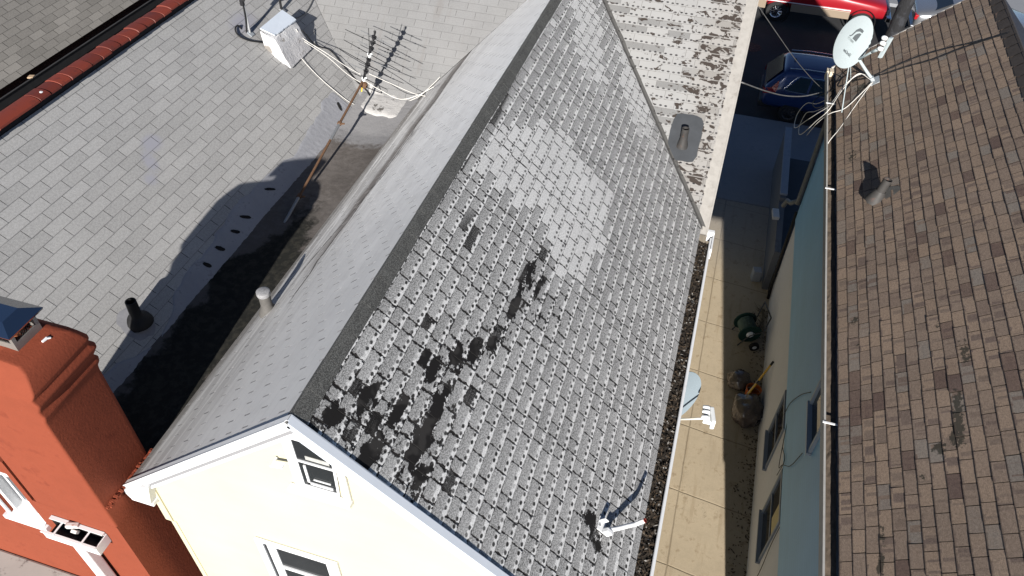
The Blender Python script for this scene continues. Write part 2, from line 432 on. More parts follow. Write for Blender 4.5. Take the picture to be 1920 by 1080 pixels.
def mat_concrete():
    m = M('alley_concrete'); o = m.obj(); x, y, z = m.sep(o)
    n1 = m.noise(o, .7, 5, .6); n2 = m.noise(o, 5, 6, .7); n3 = m.noise(o, 60, 3, .7)
    st = m.noise(m.scale(o, (9, .8, 1)), 1, 5, .6)
    base = m.tint(.80 + (n1 - .5) * .3 + (n2 - .5) * .35 + (n3 - .5) * .25, (.58, .48, .34))
    base = m.mix(m.sm(n2, .53, .68) * .6, base, (.25, .185, .115))
    base = m.mix(m.sm(st, .54, .68) * .35, base, (.30, .225, .14))
    base = m.mix(m.sm(n3 * .5 + n2 * .5, .60, .66) * .5, base, (.17, .125, .08))
    wob = (m.noise(o, 2.5, 4) - .5) * .035
    jx = (x + wob - 1.02).abs(); yy = ((y + wob * 1.2 + x * .12) / 1.52).fract(); jy = (yy - .5).abs() * 1.52
    j = m.sm(jx.min(jy), .017, .006); crack = m.sm((m.noise(o, 1.7, 5, .6) - .5).abs(), .004, .001) * m.sm(n1, .5, .6)
    base = m.mix(j.max(crack) * .5, base, (.13, .10, .065))
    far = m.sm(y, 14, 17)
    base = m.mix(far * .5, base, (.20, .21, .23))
    m.bump(n2 * .4 + n3 * .3 - j * 1.0, .5, .01)
    return m.set(base, .9, spec=.2)
CONC = mat_concrete()
def mat_asphalt():
    m = M('asphalt'); o = m.obj(); n1 = m.noise(o, .5, 5, .6); n3 = m.noise(o, 50, 3, .7)
    base = m.tint(.8 + (n1 - .5) * .6 + (n3 - .5) * .7, (.055, .056, .06))
    m.bump(n3, .5, .01); return m.set(base, .85, spec=.25)
ASPH = mat_asphalt()
SIDEW = mat_stucco('pavement_concrete', (.24, .25, .27), .15, (.14, .14, .15), .4)

# ------------------------------------------------------------------ ground
def ground():
    mb = MB(); mb.face([(-220, -220, -.13), (220, -220, -.13), (220, 260, -.13), (-220, 260, -.13)])
    struct(mb.build('street', ASPH))
    mb = MB(); mb.box((-40, -20, -.12), (40, 17.6, -.02)); struct(mb.build('yard', SIDEW))
    mb = MB(); mb.box((-40, 17.6, -.12), (40, 22.15, 0.0), bev=.02); struct(mb.build('pavement', SIDEW))
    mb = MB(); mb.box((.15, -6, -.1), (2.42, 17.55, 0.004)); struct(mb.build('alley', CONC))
    mb = MB(); mb.box((-40, 32.4, -.12), (40, 36, .02), bev=.02); struct(mb.build('pavement', SIDEW))
    mb = MB(); mb.lathe([(0, .006), (.30, .006), (.31, .004), (.36, .004), (.36, -.01)], (1.02, 27.15, -.13), (0, 0, 1), 28)
    mm = M('rusty_iron'); o = mm.obj(); ch = mm.voro(o, 16)
    mm.bump(ch, .8, .01); mm.set(mm.mix(mm.sm(ch, .3, .5), (.10, .06, .055), (.05, .035, .035)), .7, .3)
    tag(mb.build('manhole_cover', mm.mat), 'round iron manhole cover set in the shaded asphalt street', 'manhole cover')
ground()

# ------------------------------------------------------------------ cream house (spotted roof in the middle)
C42, S42, C38, S38, C40, S40 = (math.cos(R(42)), math.sin(R(42)), math.cos(R(38)), math.sin(R(38)), math.cos(R(40)), math.sin(R(40)))
RX, RZ = -2.255, 8.39
def mr(s, y, h=0): return Vector((RX + s * C42 + h * S42, y, RZ - s * S42 + h * C42))
def ml(s, y, h=0): return Vector((RX - s * C42 - h * S42, y, RZ - s * S42 + h * C42))
def lr(x, y, h=0): return Vector((x + h * S38, y, 7.65 - (x + 6.54) * .7813 + h * C38))
def fw(x, y, h=0): return Vector((x, y - h * S38, 6.36 + (y - 8.69) * .7813 + h * C38))
def lw(x, y, h=0): return Vector((x, y - h * S40, 7.43 + (y - 10.37) * .8391 + h * C40))
def br(x, y, h=0): return Vector((x - h * S42, y, 5.72 + (x - 2.03) * .9004 + h * C42))

def glow_sum(pts, cap=9):
    def f(a, b): return min(cap, sum(k * math.exp(-((a - s) / ra) ** 2 - ((b - y) / rb) ** 2) for s, y, ra, rb, k in pts))
    return f
def cream_house():
    h = thing('cream_house', 'cream house with spotted grey shingle roof in the middle of the photo', 'house', (-1.9, 5, 0))
    # walls
    mb = MB()
    prof = [(-3.96, 0), (.06, 0), (.06, 6.21), (RX, 8.29), (-3.96, 6.75)]
    mb.prism([(x, 2.56, z) for x, z in prof], (0, 5.9, 0))
    mb.box((-4.03, 2.545, 6.06), (-3.955, 2.75, 6.70)); mb.box((-3.985, 2.552, 0), (-3.93, 2.62, 6.05))
    mb.prism([(-2.2, y, z) for y, z in [(8.5, 0), (15.4, 0), (15.4, 6.1), (12, 8.78), (8.5, 6.08)]], (2.38, 0, 0))
    mb.build('wall', CREAM, h)
    # right slope
    wide = glow_sum([(.35, 2.95, .40, .45, .5), (.8, 2.85, .35, .35, .45), (.9, 3.55, .26, .40, .45), (1.0, 3.15, .3, .4, .4), (1.6, 5.2, .25, .2, .4), (1.25, 4.4, .2, .25, .4), (1.5, 4.95, .35, .3, .45), (.9, 4.4, .5, 1.2, .25), (2.3, 2.5, 3, .16, .3), (.1, 5, .05, 3, .35)], .52)
    spot = glow_sum([(.62, 2.70, .05, .16, 1.0), (.95, 2.98, .05, .2, 1.0), (.95, 3.32, .05, .22, 1.0), (.80, 3.62, .05, .12, .9), (1.08, 2.75, .05, .12, .9), (.42, 3.05, .05, .15, .8), (.25, 2.75, .06, .14, .8), (1.26, 5.35, .038, .28, 1.2), (1.40, 5.28, .03, .2, 1.05),
                    (1.24, 4.8, .04, .16, 1.25), (1.05, 4.05, .06, .14, 1.0), (.92, 3.9, .06, .12, .95), (1.18, 4.25, .05, .12, .9), (2.75, 3.45, .10, .14, 1.3), (2.9, 3.3, .08, .1, 1.0), (1.5, 6.0, .05, .05, .8), (.62, 6.4, .06, .1, .7)])
    dmg = lambda a, b: wide(a, b) + spot(a, b)
    patch = [(.28, 6.75), (.55, 7.15), (.9, 7.55), (1.35, 7.35), (1.9, 7.3), (1.98, 6.5), (1.95, 5.75), (1.5, 5.6), (1.3, 5.95), (1.05, 6.1), (.8, 5.85), (.3, 5.9)]
    def colf(u, v, r):
        y = u + 2.5
        p = 1.0 if inpoly(v, y, patch) else max(0, min(.62, (y - 7.7) * .4)) * (1 if (math.sin(r * 7.1 + y * 3) > -.3) else .5)
        return (p, lambda uu, vv: dmg(vv, uu + 2.5))
    ext = lambda r: [.33 + .914 * k for k in range(11)] + [.33 + .1525 + .914 * k for k in range(11)]
    mb = shingles((RX, 2.5, RZ), (0, 1, 0), (C42, 0, -S42), (S42, 0, C42), [(0, 0.02), (8.77, 0.02), (5.89, 3.38), (0, 3.38)], .127, .305, .0035, .006, .004, colf=colf, extra=ext, seed=3)
    o = mb.build('roof_slope', [mat_spotted(), DECK, BUTT], h); o['label'] = 'roof slope of grey shingles dotted with dark holes and black bare patches'
    # left slope
    mb = shingles((RX, 2.5, RZ), (0, 1, 0), (-C42, 0, -S42), (-S42, 0, C42), [(0, 0.01), (9.0, 0.01), (6.92, 2.64), (0, 2.64)], .127, .305, .002, .003, .002, colf=lambda u, v, r: (0, 0), seed=5)
    o = mb.build('roof_slope', [mat_silver(), GROUT_S, BUTT_S], h); o['label'] = 'pale silver coated roof slope with brown streaks along its foot'
    # ridge cap
    gm = M('ridge_granules'); g = gm.obj(); nf = gm.noise(g, 120, 2, .8); nm = gm.noise(g, 8, 4)
    gm.bump(nf, .8, .005); CAP = gm.set(gm.tint(.35 + gm.sm(nf, .35, .68) * 1.3 + (nm - .5) * .5, (.105, .105, .10)), .9)
    mb = MB(); y = 2.498; rg = random.Random(2)
    while y < 11.25:
        y2 = min(y + .30, 11.3); j = rg.uniform(-.006, .006); a, b = .0075, .006
        A = [ml(.055 + j, y, a), ml(.0, y, a + .006), mr(.0, y, a + .006), mr(.115 + j, y, a)]
        B = [ml(.055 + j, y2, b), ml(.0, y2, b + .006), mr(.0, y2, b + .006), mr(.115 + j, y2, b)]
        for k in range(3): mb.face([A[k], A[k + 1], B[k + 1], B[k]])
        mb.face([mr(.115 + j, y, -.01), mr(.115 + j, y2, -.01), B[3], A[3]]); mb.face([A[0], B[0], ml(.055 + j, y2, -.01), ml(.055 + j, y, -.01)])
        mb.face([ml(.055 + j, y, -.01), ml(0, y, -.01), A[1], A[0]]); mb.face([A[2], mr(0, y, -.01), mr(.115 + j, y, -.01), A[3]])
        y = y2
    mb.build('ridge_cap', CAP, h)
    # rake boards
    def rake(fn, L, ret=False):
        mb = MB()
        a = [fn(-.005, 2.505, .014), fn(L, 2.505, .014), fn(L, 2.505, -.13), fn(-.005, 2.505, -.13)]
        if fn is mr: a[3] = Vector((RX + .004, 2.505, RZ - .18)); a[0] = Vector((RX + .004, 2.505, RZ + .022))
        else: a[3] = Vector((RX - .001, 2.505, RZ - .18)); a[0] = Vector((RX - .001, 2.505, RZ + .022))
        mb.prism(a, (0, .052, 0))
        b = [p + Vector((0, -.012, 0)) for p in (fn(.02, 2.505, .018), fn(L, 2.505, .018), fn(L, 2.505, -.05), fn(.02, 2.505, -.05))]
        mb.prism(b, (0, .0115, 0))
        if ret:
            mb.prism([(-4.245, 2.47, 6.59), (-4.20, 2.47, 6.475), (-3.99, 2.47, 6.475), (-3.90, 2.47, 6.80)][::-1], (0, .089, 0))
            mb.box((-4.21, 2.475, 6.425), (-3.975, 2.70, 6.474), bev=.01)
        else:   # bright metal drip edge laid on the roof
            mb.prism([fn(.0, 2.485, .020), fn(L, 2.485, .020), fn(L, 2.485, .0145), fn(.0, 2.485, .0145)], (0, .065, 0))
        return mb
    rake(ml, 2.66, True).build('rake_board', WHITE, h)
    mb = MB(); mb.prism([ml(.04, 2.5025, -.072), ml(2.55, 2.5025, -.072), ml(2.55, 2.5025, -.100), ml(.06, 2.5025, -.100)], (0, .0024, 0)); mb.build('rake_shade_strip', simple('grey_shade_paint', (.26, .26, .27), .6), h)  # thin grey strip paints in the shading line below the rake board's upper band
    rake(mr, 3.42).build('rake_board', WHITE_METAL, h)
    # attic window with a slanted corner
    w_ = MB(); Y0 = 2.555
    outer = [(-2.40, 7.46), (-2.03, 7.46), (-2.0, 7.95), (-2.225, 8.145), (-2.40, 8.145)]
    def ring(mb, outer, inner, y0, y1):
        n = len(outer)
        for k in range(n):
            a, b, c, d = outer[k], outer[(k + 1) % n], inner[(k + 1) % n], inner[k]
            mb.prism([(a[0], y0, a[1]), (b[0], y0, b[1]), (c[0], y0, c[1]), (d[0], y0, d[1])], (0, y1 - y0, 0))
    inner = [(-2.315, 7.515), (-2.045, 7.515), (-2.025, 7.96), (-2.19, 8.11), (-2.315, 8.11)]
    mb = MB(); ring(mb, outer, inner, 2.543, Y0)
    mb.box((-2.45, 2.50, 7.415), (-1.93, Y0, 7.462)); mb.box((-1.995, 2.535, 7.40), (-1.935, Y0, 7.90))
    win = mb.build('window', WHITE, h); win['label'] = 'small attic window with a slanted corner'
    mb = MB(); mb.face([(x, 2.551, z) for x, z in inner]); mb.build('pane', GLASS, win)
    mb = MB(); mb.box((-2.315, 2.540, 7.835), (-2.03, 2.5505, 7.855)); mb.box((-2.275, 2.538, 7.55), (-2.255, 2.548, 7.80)); mb.box((-2.275, 2.538, 7.55), (-2.07, 2.548, 7.575)); mb.box((-2.22, 2.540, 7.62), (-2.08, 2.548, 7.632)); mb.build('sash', VINYL, win)
    cur = MB(); cur.box((-2.24, 2.545, 7.885), (-2.05, 2.549, 7.93)); cur.build('blind', simple('dusty_blind', (.4, .4, .38), .8, var=.4, sc=40), win)
    # lower window
    mb = MB(); o_ = [(-3.05, 4.95), (-2.24, 4.95), (-2.24, 6.27), (-3.05, 6.27)]; i_ = [(-2.98, 5.02), (-2.31, 5.02), (-2.31, 6.225), (-2.98, 6.225)]
    ring(mb, o_, i_, 2.535, Y0); win = mb.build('window', WHITE, h)
    mb = MB(); mb.box((-2.955, 2.5505, 5.02), (-2.90, 2.553, 6.225)); s_ = [(-2.90, 5.03), (-2.32, 5.03), (-2.32, 6.222), (-2.90, 6.222)]; t_ = [(-2.855, 5.08), (-2.36, 5.08), (-2.36, 6.19), (-2.855, 6.19)]
    ring(mb, s_, t_, 2.541, 2.553); mb.box((-2.86, 2.537, 5.80), (-2.355, 2.553, 5.845)); mb.build('sash', VINYL, win)
    mb = MB(); mb.face([(-2.98, 2.5515, 5.02), (-2.31, 2.5515, 5.02), (-2.31, 2.5515, 6.225), (-2.98, 2.5515, 6.225)]); mb.build('pane', GLASS, win)
    mb = MB(); mb.obox((-2.46, 2.50, 7.785), (.10, .05, .022), Matrix.Rotation(R(-10), 3, 'Y'), .004); mb.tube([(-2.50, 2.55, 7.785), (-2.50, 2.47, 7.785)], .012); mb.build('wall_bracket', WHITE, h)
    # gutter with leaf litter
    mb = MB(); mb.box((.405, 2.46, 5.86), (.432, 8.32, 5.995)); mb.box((.25, 2.46, 5.855), (.405, 8.32, 5.87)); mb.box((.409, 2.46, 5.994), (.436, 8.32, 6.003), bev=.003)
    mb.box((.435, 8.05, 5.86), (.455, 8.42, 6.03)); mb.box((.36, 8.36, 5.9), (.45, 8.42, 6.06), bev=.006)
    gut = mb.build('gutter', WHITE, h)
    mb = MB(); nx, ny = 6, 240
    vs = [Vector((.255 + .15 * i / nx, 2.47 + 5.8 * j / ny, 5.935 + .03 * mnoise.noise((i * .8, j * .31, 2)) + (.02 if i < 2 else 0))) for j in range(ny + 1) for i in range(nx + 1)]
    mb.raw(vs, [[j * (nx + 1) + i, j * (nx + 1) + i + 1, (j + 1) * (nx + 1) + i + 1, (j + 1) * (nx + 1) + i] for j in range(ny) for i in range(nx)])
    rg = random.Random(8)
    for k in range(1500):
        p = Vector((rg.uniform(.265, .40), rg.uniform(2.5, 8.25), 5.955 + rg.uniform(0, .025))); a = rg.uniform(0, 6.28); l = rg.uniform(.008, .03); w = rg.uniform(.004, .010)
        d = Vector((math.cos(a), math.sin(a), rg.uniform(-.4, .4))) * l; q = Vector((-math.sin(a), math.cos(a), rg.uniform(-.5, .5))) * w
        mb.face([p - d, p + q, p + d, p - q], col=[(rg.random(), 0, 0, 1)] * 4)
    lm = M('dead_leaf_litter'); r_, *_ = lm.attr('rnd'); base = lm.mix(lm.sm(r_, .0, .01), lm.tint(.5 + lm.noise(lm.obj(), 40, 4), (.035, .028, .022)), lm.mix(lm.sm(r_, .80, .97), lm.mix(r_, (.02, .017, .014), (.10, .07, .045)), (.34, .33, .31)))
    lo = mb.build('leaf_litter', lm.set(base, .95), gut); lo['kind'] = 'stuff'
    # vent pipe in the silver slope
    b = ml(2.27, 4.60); mb = MB(); mb.lathe([(.105, -.03), (.085, .03), (.066, .07), (.060, .10), (.060, .255)], b, (0, 0, 1), 20)
    vp = mb.build('vent_pipe', simple('grey_coated_pipe', (.105, .10, .095), .7, var=.3, sc=25), h, True, R(40))
    mb = MB(); mb.lathe([(.068, .235), (.072, .25), (.07, .285), (.05, .295), (.0, .29)], b, (0, 0, 1), 20); mb.build('pipe_cap', simple('chalky_white_cap', (.27, .27, .28), .8, var=.6, sc=50), vp, True, R(40))
    # front wing roof
    fdm = glow_sum([(-.05, 10.2, .45, .8, .55), (-.3, 9.0, .4, .4, .35), (-.9, 10.9, .5, .4, .25), (.1, 9.0, .25, .7, .5), (.15, 11, .3, .6, .45)])
    mb = shingles((0, 12, 8.946), (1, 0, 0), (0, -C38, -S38), (0, -S38, C38), [(-2.255, 0), (.20, 0), (.20, 4.64), (-2.255, .93)], .127, .305, .004, .003, .003, colf=lambda u, v, r: (0, lambda uu, vv: fdm(uu, 12 - vv * C38)), seed=11)
    o = mb.build('roof_slope', [mat_flaking(), GROUT_W, BUTT_W], h); o['label'] = 'white dotted roof slope flaking to brown patches'
    mb = MB(); mb.prism([fw(.19, 8.30, .004), fw(.352, 8.30, .004), fw(.352, 12, .004), fw(.19, 12, .004)], (0, .012, -.02)); mb.prism([fw(.340, 8.29, .013), fw(.360, 8.29, .013), fw(.360, 12, .013), fw(.340, 12, .013)], (0, .03, -.05))
    rb = mb.build('rake_edge', simple('cream_painted_metal', (.31, .295, .275), .6, var=.25, sc=12, dirt=((.18, .16, .14), 8, .5)), h)
    mb = MB(); mb.prism([(-2.3, 12, 8.946), (.35, 12, 8.946), (.35, 15.7, 6.05), (-2.3, 15.7, 6.05)], (0, 0, -.06)); mb.build('roof_slope', BUTT_W, h)
    # valley flashing where the two roofs meet
    mb = MB(); n = 46; rg = random.Random(4); L_, M_, R_ = [], [], []
    for k in range(n + 1):
        t = k / n; s = 3.40 * (1 - t); zz = RZ - s * S42; y = 8.69 + (zz - 6.36) / .7813; c = mr(s, y)
        w = .048 + .014 * mnoise.noise((t * 14, 1, 0)) + rg.uniform(-.005, .005); w2 = .05 + .014 * mnoise.noise((t * 14, 5, 0)) + rg.uniform(-.005, .005)
        L_.append(mr(s, y - w * 1.25, .010)); M_.append(c + Vector((0, -.004, .018))); q = fw(c.x + w2, c.y, .009); R_.append(q)
    for k in range(n):
        mb.face([L_[k], M_[k], M_[k + 1], L_[k + 1]]); mb.face([M_[k], R_[k], R_[k + 1], M_[k + 1]])
        mb.face([L_[k], L_[k + 1], L_[k + 1] - Vector((0, 0, .02)), L_[k] - Vector((0, 0, .02))]); mb.face([R_[k + 1], R_[k], R_[k] - Vector((0, 0, .02)), R_[k + 1] - Vector((0, 0, .02))])
    vm = M('weathered_roof_cement'); g = vm.obj(); n1 = vm.noise(g, 14, 5, .65); n2 = vm.noise(g, 90, 2, .7)
    vm.bump(n1 + n2 * .5, .8, .01)
    TARGREY = vm.set(vm.mix(vm.sm(n1, .58, .66), vm.tint(.6 + n2 * .8, (.085, .083, .08)), (.022, .02, .02)), .9)
    mb.build('valley_flashing', TARGREY, h)
    # vent pipe with grey boot on the white roof
    mb = MB(); rg = random.Random(9); c = (-.215, 9.31); k = 26; ring_ = []
    for i in range(k):
        a = 2 * math.pi * i / k; e = 5.5
        rr = 1 / ((abs(math.cos(a)) / .215) ** e + (abs(math.sin(a)) / .265) ** e) ** (1 / e) * (1 + .07 * mnoise.noise((math.cos(a) * 2, math.sin(a) * 2, 4)) + rg.uniform(-.03, .03)); ring_.append((c[0] + rr * math.cos(a), c[1] + rr * math.sin(a)))
    top = [fw(x, y, .013) for x, y in ring_]; mb.raw(top + [fw(x, y, 0) for x, y in ring_], [list(range(k))] + [[i + k, (i + 1) % k + k, (i + 1) % k, i] for i in range(k)])
    bt = mb.build('pipe_boot', simple('grey_roof_mastic', (.048, .052, .058), .55, var=.35, sc=6, bump=.4), h)
    b = fw(-.225, 9.22); mb = MB(); mb.lathe([(.085, -.02), (.065, .05), (.052, .10), (.050, .16)], b, (0, 0, 1), 18); mb.lathe([(.050, .16), (.0505, .27), (.043, .27), (.043, .1)], b, (0, 0, 1), 18)
    mb.build('vent_pipe', simple('grey_mastic_pipe', (.045, .043, .042), .6, var=.4, sc=12, dirt=((.14, .075, .05), 14, .6)), h, True, R(50))
    return h
cream_house()

# ------------------------------------------------------------------ orange house (left)
def orange_house():
    h = thing('orange_house', 'orange stucco house with grey shingle roof at the left of the photo', 'house', (-6.5, 5, 0))
    mb = MB(); Y1, Y2 = 2.25, 2.42
    def skin(p): mb.prism([(x, Y1, z) for x, z in p], (0, Y2 - Y1, 0))
    skin([(-4.25, 0), (-4.25, 6.3), (-5.15, 6.3), (-5.15, 6.93), (-5.22, 6.95), (-5.22, 0)])
    skin([(-5.22, 0), (-5.22, 5.83), (-5.62, 5.83), (-5.62, 0)])
    skin([(-5.22, 6.72), (-5.22, 6.95), (-5.62, 7.27), (-5.62, 6.72)])
    skin([(-5.62, 0), (-5.62, 7.27), (-7.15, 8.35), (-10.1, 6.2), (-10.1, 0)])
    mb.prism([(x, Y2, z) for x, z in [(-4.25, 0), (-4.25, 6.3), (-5.15, 6.3), (-7.15, 7.98), (-10.1, 5.6), (-10.1, 0)]], (0, .45, 0))
    mb.prism([(x, 2.87, z) for x, z in [(-4.36, 0), (-4.36, 6.2), (-5.1, 6.3), (-7.15, 7.95), (-10.1, 5.6), (-10.1, 0)]], (0, 5.9, 0))
    mb.prism([(-4.30, y, z) for y, z in [(8.8, 0), (15.2, 0), (15.2, 6.0), (12.3, 8.85), (8.8, 6.0)]], (-2.75, 0, 0))
    # crumbled orange render along the roof edge
    rg = random.Random(3)
    for k in range(60):
        y = 2.28 + .62 * k / 60; mb.obox((-4.245 + rg.uniform(0, .02), y, 6.605 + rg.uniform(-.015, .015)), (rg.uniform(.015, .04), .022, rg.uniform(.012, .03)), Matrix.Rotation(rg.uniform(-.5, .5), 3, 'Y'))
    mb.build('wall', ORANGE, h)
    # chimney: rings lofted upwards, stepped corbels on three sides
    prof = [(0, 6.30), (0, 7.80), (.004, 7.86), (.022, 7.905), (.026, 7.935), (.012, 7.96), (.010, 7.99), (.030, 8.03), (.044, 8.06), (.044, 8.085), (.022, 8.11), (.018, 8.135), (.030, 8.165), (.030, 8.185), (.0, 8.25), (-.03, 8.31), (-.08, 8.355), (-.30, 8.375)]
    mb = MB(); n = 10; vs, fs = [], []
    x0, x1, y0, y1 = -5.15, -4.25, 2.25, 2.87
    def ringp(o, z):
        f = .0 if z < 8.14 else -(z - 8.14) * .55      # the front leans back only at the very top
        a, b, c, d = x0 - max(o, -.06), x1 + max(o, -.30), y0 - f, y1 + max(o, -.10); r = .05; pts = []
        for (cx, cy, a0) in ((b - r, d - r, 0), (a + r, d - r, 90), (a + r, c + .02, 180), (b - .02, c + .02, 270)):
            rr = r if cy > 2.5 else .02
            for k in range(n): t = R(a0 + 90 * k / (n - 1)); pts.append((cx + rr * math.cos(t), cy + rr * math.sin(t), z + .006 * mnoise.noise((cx + rr * math.cos(t) * 5, cy * 4, z * 6))))
        return pts
    m_ = 4 * n
    for o, z in prof: vs += ringp(o, z)
    for i in range(len(prof) - 1):
        for k in range(m_): fs.append([i * m_ + k, i * m_ + (k + 1) % m_, (i + 1) * m_ + (k + 1) % m_, (i + 1) * m_ + k])
    fs.append([(len(prof) - 1) * m_ + k for k in range(m_)]); mb.raw(vs, fs)
    ch = mb.build('chimney', ORANGE, h, True, R(55))
    mb = MB(); mb.tube([(-4.345, 2.62, 8.363), (-4.34, 2.66, 8.362), (-4.325, 2.68, 8.352)], [.010, .013, .008], 6); mb.build('paint_drip', WHITE, ch)
    # metal cap
    steel = simple('cap_steel', (.30, .29, .27), .5, .5, .2, 12)
    mb = MB(); X0, X1, A, B = -4.80, -4.44, 2.49, 2.735
    for lo, hi in (((X0, A, 8.27), (X1, A + .012, 8.375)), ((X0, B - .012, 8.27), (X1, B, 8.375)), ((X0, A + .012, 8.27), (X0 + .012, B - .012, 8.375)), ((X1 - .012, A + .012, 8.27), (X1, B - .012, 8.375)),
                   ((X0, A, 8.375), (X0 + .03, A + .03, 8.48)), ((X1 - .03, A, 8.375), (X1, A + .03, 8.48)), ((X0, B - .03, 8.375), (X0 + .03, B, 8.48)), ((X1 - .03, B - .03, 8.375), (X1, B, 8.48)), ((X0, A, 8.455), (X1, A + .012, 8.482)), ((X1 - .012, A, 8.455), (X1, B, 8.482))): mb.box(lo, hi)
    cap = mb.build('chimney_cap', steel, ch)
    mb = MB(); s = .026
    for k in range(-6, 15):
        for sg in (1, -1):
            for side in (0, 1):
                ln = (B - A) if side == 0 else (X1 - X0); pts = []
                a0 = k * s; a1 = a0 + .09 * sg
                if min(a0, a1) < 0.012 or max(a0, a1) > ln - .012: continue
                if side == 0: mb.tube([(X1 - .006, A + a0, 8.37), (X1 - .006, A + a1, 8.46)], .0022, 4)
                else: mb.tube([(X0 + a0, A + .006, 8.37), (X0 + a1, A + .006, 8.46)], .0022, 4)
    mb.build('spark_screen', BLACKP, cap)
    mb = MB(); mb.lathe([(.085, 8.29 - 8.3), (.085, .10), (.07, .10), (.07, 0)], (-4.60, 2.61, 8.3), (0, 0, 1), 18); mb.build('flue_tile', simple('terracotta', (.42, .14, .06), .8, var=.2, sc=20), cap)
    mb = MB(); c = Vector((-4.62, 2.6125, 8.575)); e = [(-4.86, 2.45), (-4.39, 2.45), (-4.39, 2.79), (-4.86, 2.79)]; m2 = [(-4.74, 2.54), (-4.50, 2.54), (-4.50, 2.69), (-4.74, 2.69)]
    lo = [(x, y, 8.490) for x, y in e]; hi = [(x, y, 8.545) for x, y in m2]; dn = [(x + (.006 if x < -4.6 else -.006), y + (.006 if y < 2.6 else -.006), 8.474) for x, y in e]
    for k in range(4): mb.face([lo[k], lo[(k + 1) % 4], hi[(k + 1) % 4], hi[k]]); mb.face([dn[k], dn[(k + 1) % 4], lo[(k + 1) % 4], lo[k]])
    mb.face(hi); mb.face(dn[::-1])
    lm = M('polished_cap_lid'); lm.set((.55, .58, .62), .12, 1.0); mb.build('cap_lid', lm.mat, cap); cap.location.z += .06
    # window
    def boxes(mb, L):
        for lo, hi in L: mb.box(lo, hi)
    mb = MB(); boxes(mb, [((-5.70, 2.205, 5.765), (-5.20, 2.30, 5.825)), ((-5.62, 2.28, 5.83), (-5.575, 2.42, 6.72)), ((-5.265, 2.28, 5.83), (-5.22, 2.42, 6.72)), ((-5.66, 2.235, 5.83), (-5.62, 2.2495, 6.74)), ((-5.575, 2.30, 5.83), (-5.265, 2.42, 5.88)), ((-5.575, 2.30, 6.67), (-5.265, 2.42, 6.72))])
    mb.prism([(-5.66, 2.21, 5.826), (-5.23, 2.21, 5.826), (-5.23, 2.40, 5.90), (-5.66, 2.40, 5.90)], (0, 0, -.02))
    win = mb.build('window', WHITE, h)
    mb = MB(); boxes(mb, [((-5.55, 2.36, 5.90), (-5.52, 2.40, 6.66)), ((-5.32, 2.36, 5.90), (-5.29, 2.40, 6.66)), ((-5.52, 2.36, 5.90), (-5.32, 2.40, 5.94)), ((-5.575, 2.34, 6.42), (-5.265, 2.40, 6.47))]); mb.build('sash', VINYL, win)
    mb = MB(); mb.face([(-5.57, 2.41, 5.9), (-5.27, 2.41, 5.9), (-5.27, 2.41, 6.7), (-5.57, 2.41, 6.7)]); mb.build('pane', GLASS, win)
    # short box gutter, strap and downpipe on the front
    mb = MB(); a, b, y0, y1, z0, z1 = -5.03, -4.45, 2.095, 2.245, 5.965, 6.085
    boxes(mb, [((a, y0, z0), (b, y0 + .010, z1)), ((a, y1 - .02, z0), (b, y1, z1 + .02)), ((a, y0, z0 - .008), (b, y1, z0)), ((b, y0, z0 - .008), (b + .010, y1, z1)), ((a, y0 - .012, z1 - .004), (b + .006, y0 + .012, z1 + .010)), ((a, y1 - .035, z1 + .02), (b, y1, z1 + .03))])
    g = mb.build('gutter', WHITE, h)
    mb = MB(); boxes(mb, [((a + .004, y0 + .0105, z0 + .001), (b - .004, y1 - .021, z0 + .006)), ((a + .004, y0 + .0105, z0 + .006), (b - .001, y0 + .013, z1 - .01)), ((a, y1 - .024, z0 + .006), (b, y1 - .0205, z1))]); mb.lathe([(.035, .008), (.026, .012), (.0, .0121)], (-4.77, 2.165, z0), (0, 0, 1), 16); mb.build('gutter_lining', BLACKP, g)
    for x in (-4.90, -4.60): mb = MB(); mb.box((x, y0 - .005, z1 + .011), (x + .018, y1, z1 + .017)); mb.build('strap', WHITE, g)
    mb = MB(); mb.obox((-4.77, 2.215, z1 + .03), (.12, .05, .05), Matrix.Rotation(.3, 3, 'Z'), .012); mb.obox((-4.73, 2.18, z1 + .0), (.06, .03, .05), Matrix.Rotation(.5, 3, 'X'), .006); mb.build('outlet', simple('white_orange_smears', (.62, .60, .58), .6, var=.2, sc=14, dirt=((.33, .08, .045), 16, .9)), g)
    mb = MB(); mb.box((-4.83, 2.13, 3.0), (-4.70, 2.225, 5.956), bev=.012)
    for k in range(2): mb.box((-4.80 + .05 * k, 2.122, 3.0), (-4.785 + .05 * k, 2.1295, 5.95))
    mb.build('downpipe', WHITE, h)
    # low white roof under the window
    mb = MB(); mb.box((-9.5, .9, 4.52), (-5.34, 2.245, 4.64), bev=.02); mb.box((-9.3, 1.1, 0), (-5.5, 2.24, 4.51))
    rg = random.Random(12)
    mb.build('extension', simple('white_roof_coating', (.40, .40, .375), .7, var=.15, sc=3, dirt=((.05, .03, .028), 6.5, .95)), h)
    # main slope
    tab = mat_grey_tab('grey_tab_shingle', .27, .47, (1, .99, .975), .10)
    patches = glow_sum([(-6.28, 6.2, .12, .2, .8), (-6.15, 5.95, .12, .10, .7), (-6.05, 5.75, .1, .12, .7), (-6.6, 8.9, .22, .45, .7), (-6.1, 9.6, .2, .3, .0)])
    mb = shingles((-7.15, 2.3, 8.127), (0, 1, 0), (C38, 0, -S38), (S38, 0, C38), [(0, .08), (8.9 - .08, .08), (6.93, 2.69), (0, 2.69)], .127, .305, .0035, .0065, .0025, colf=lambda u, v, r: (0, lambda uu, vv: patches(-7.15 + vv * C38, uu + 2.3)), seed=21, v0=.03)
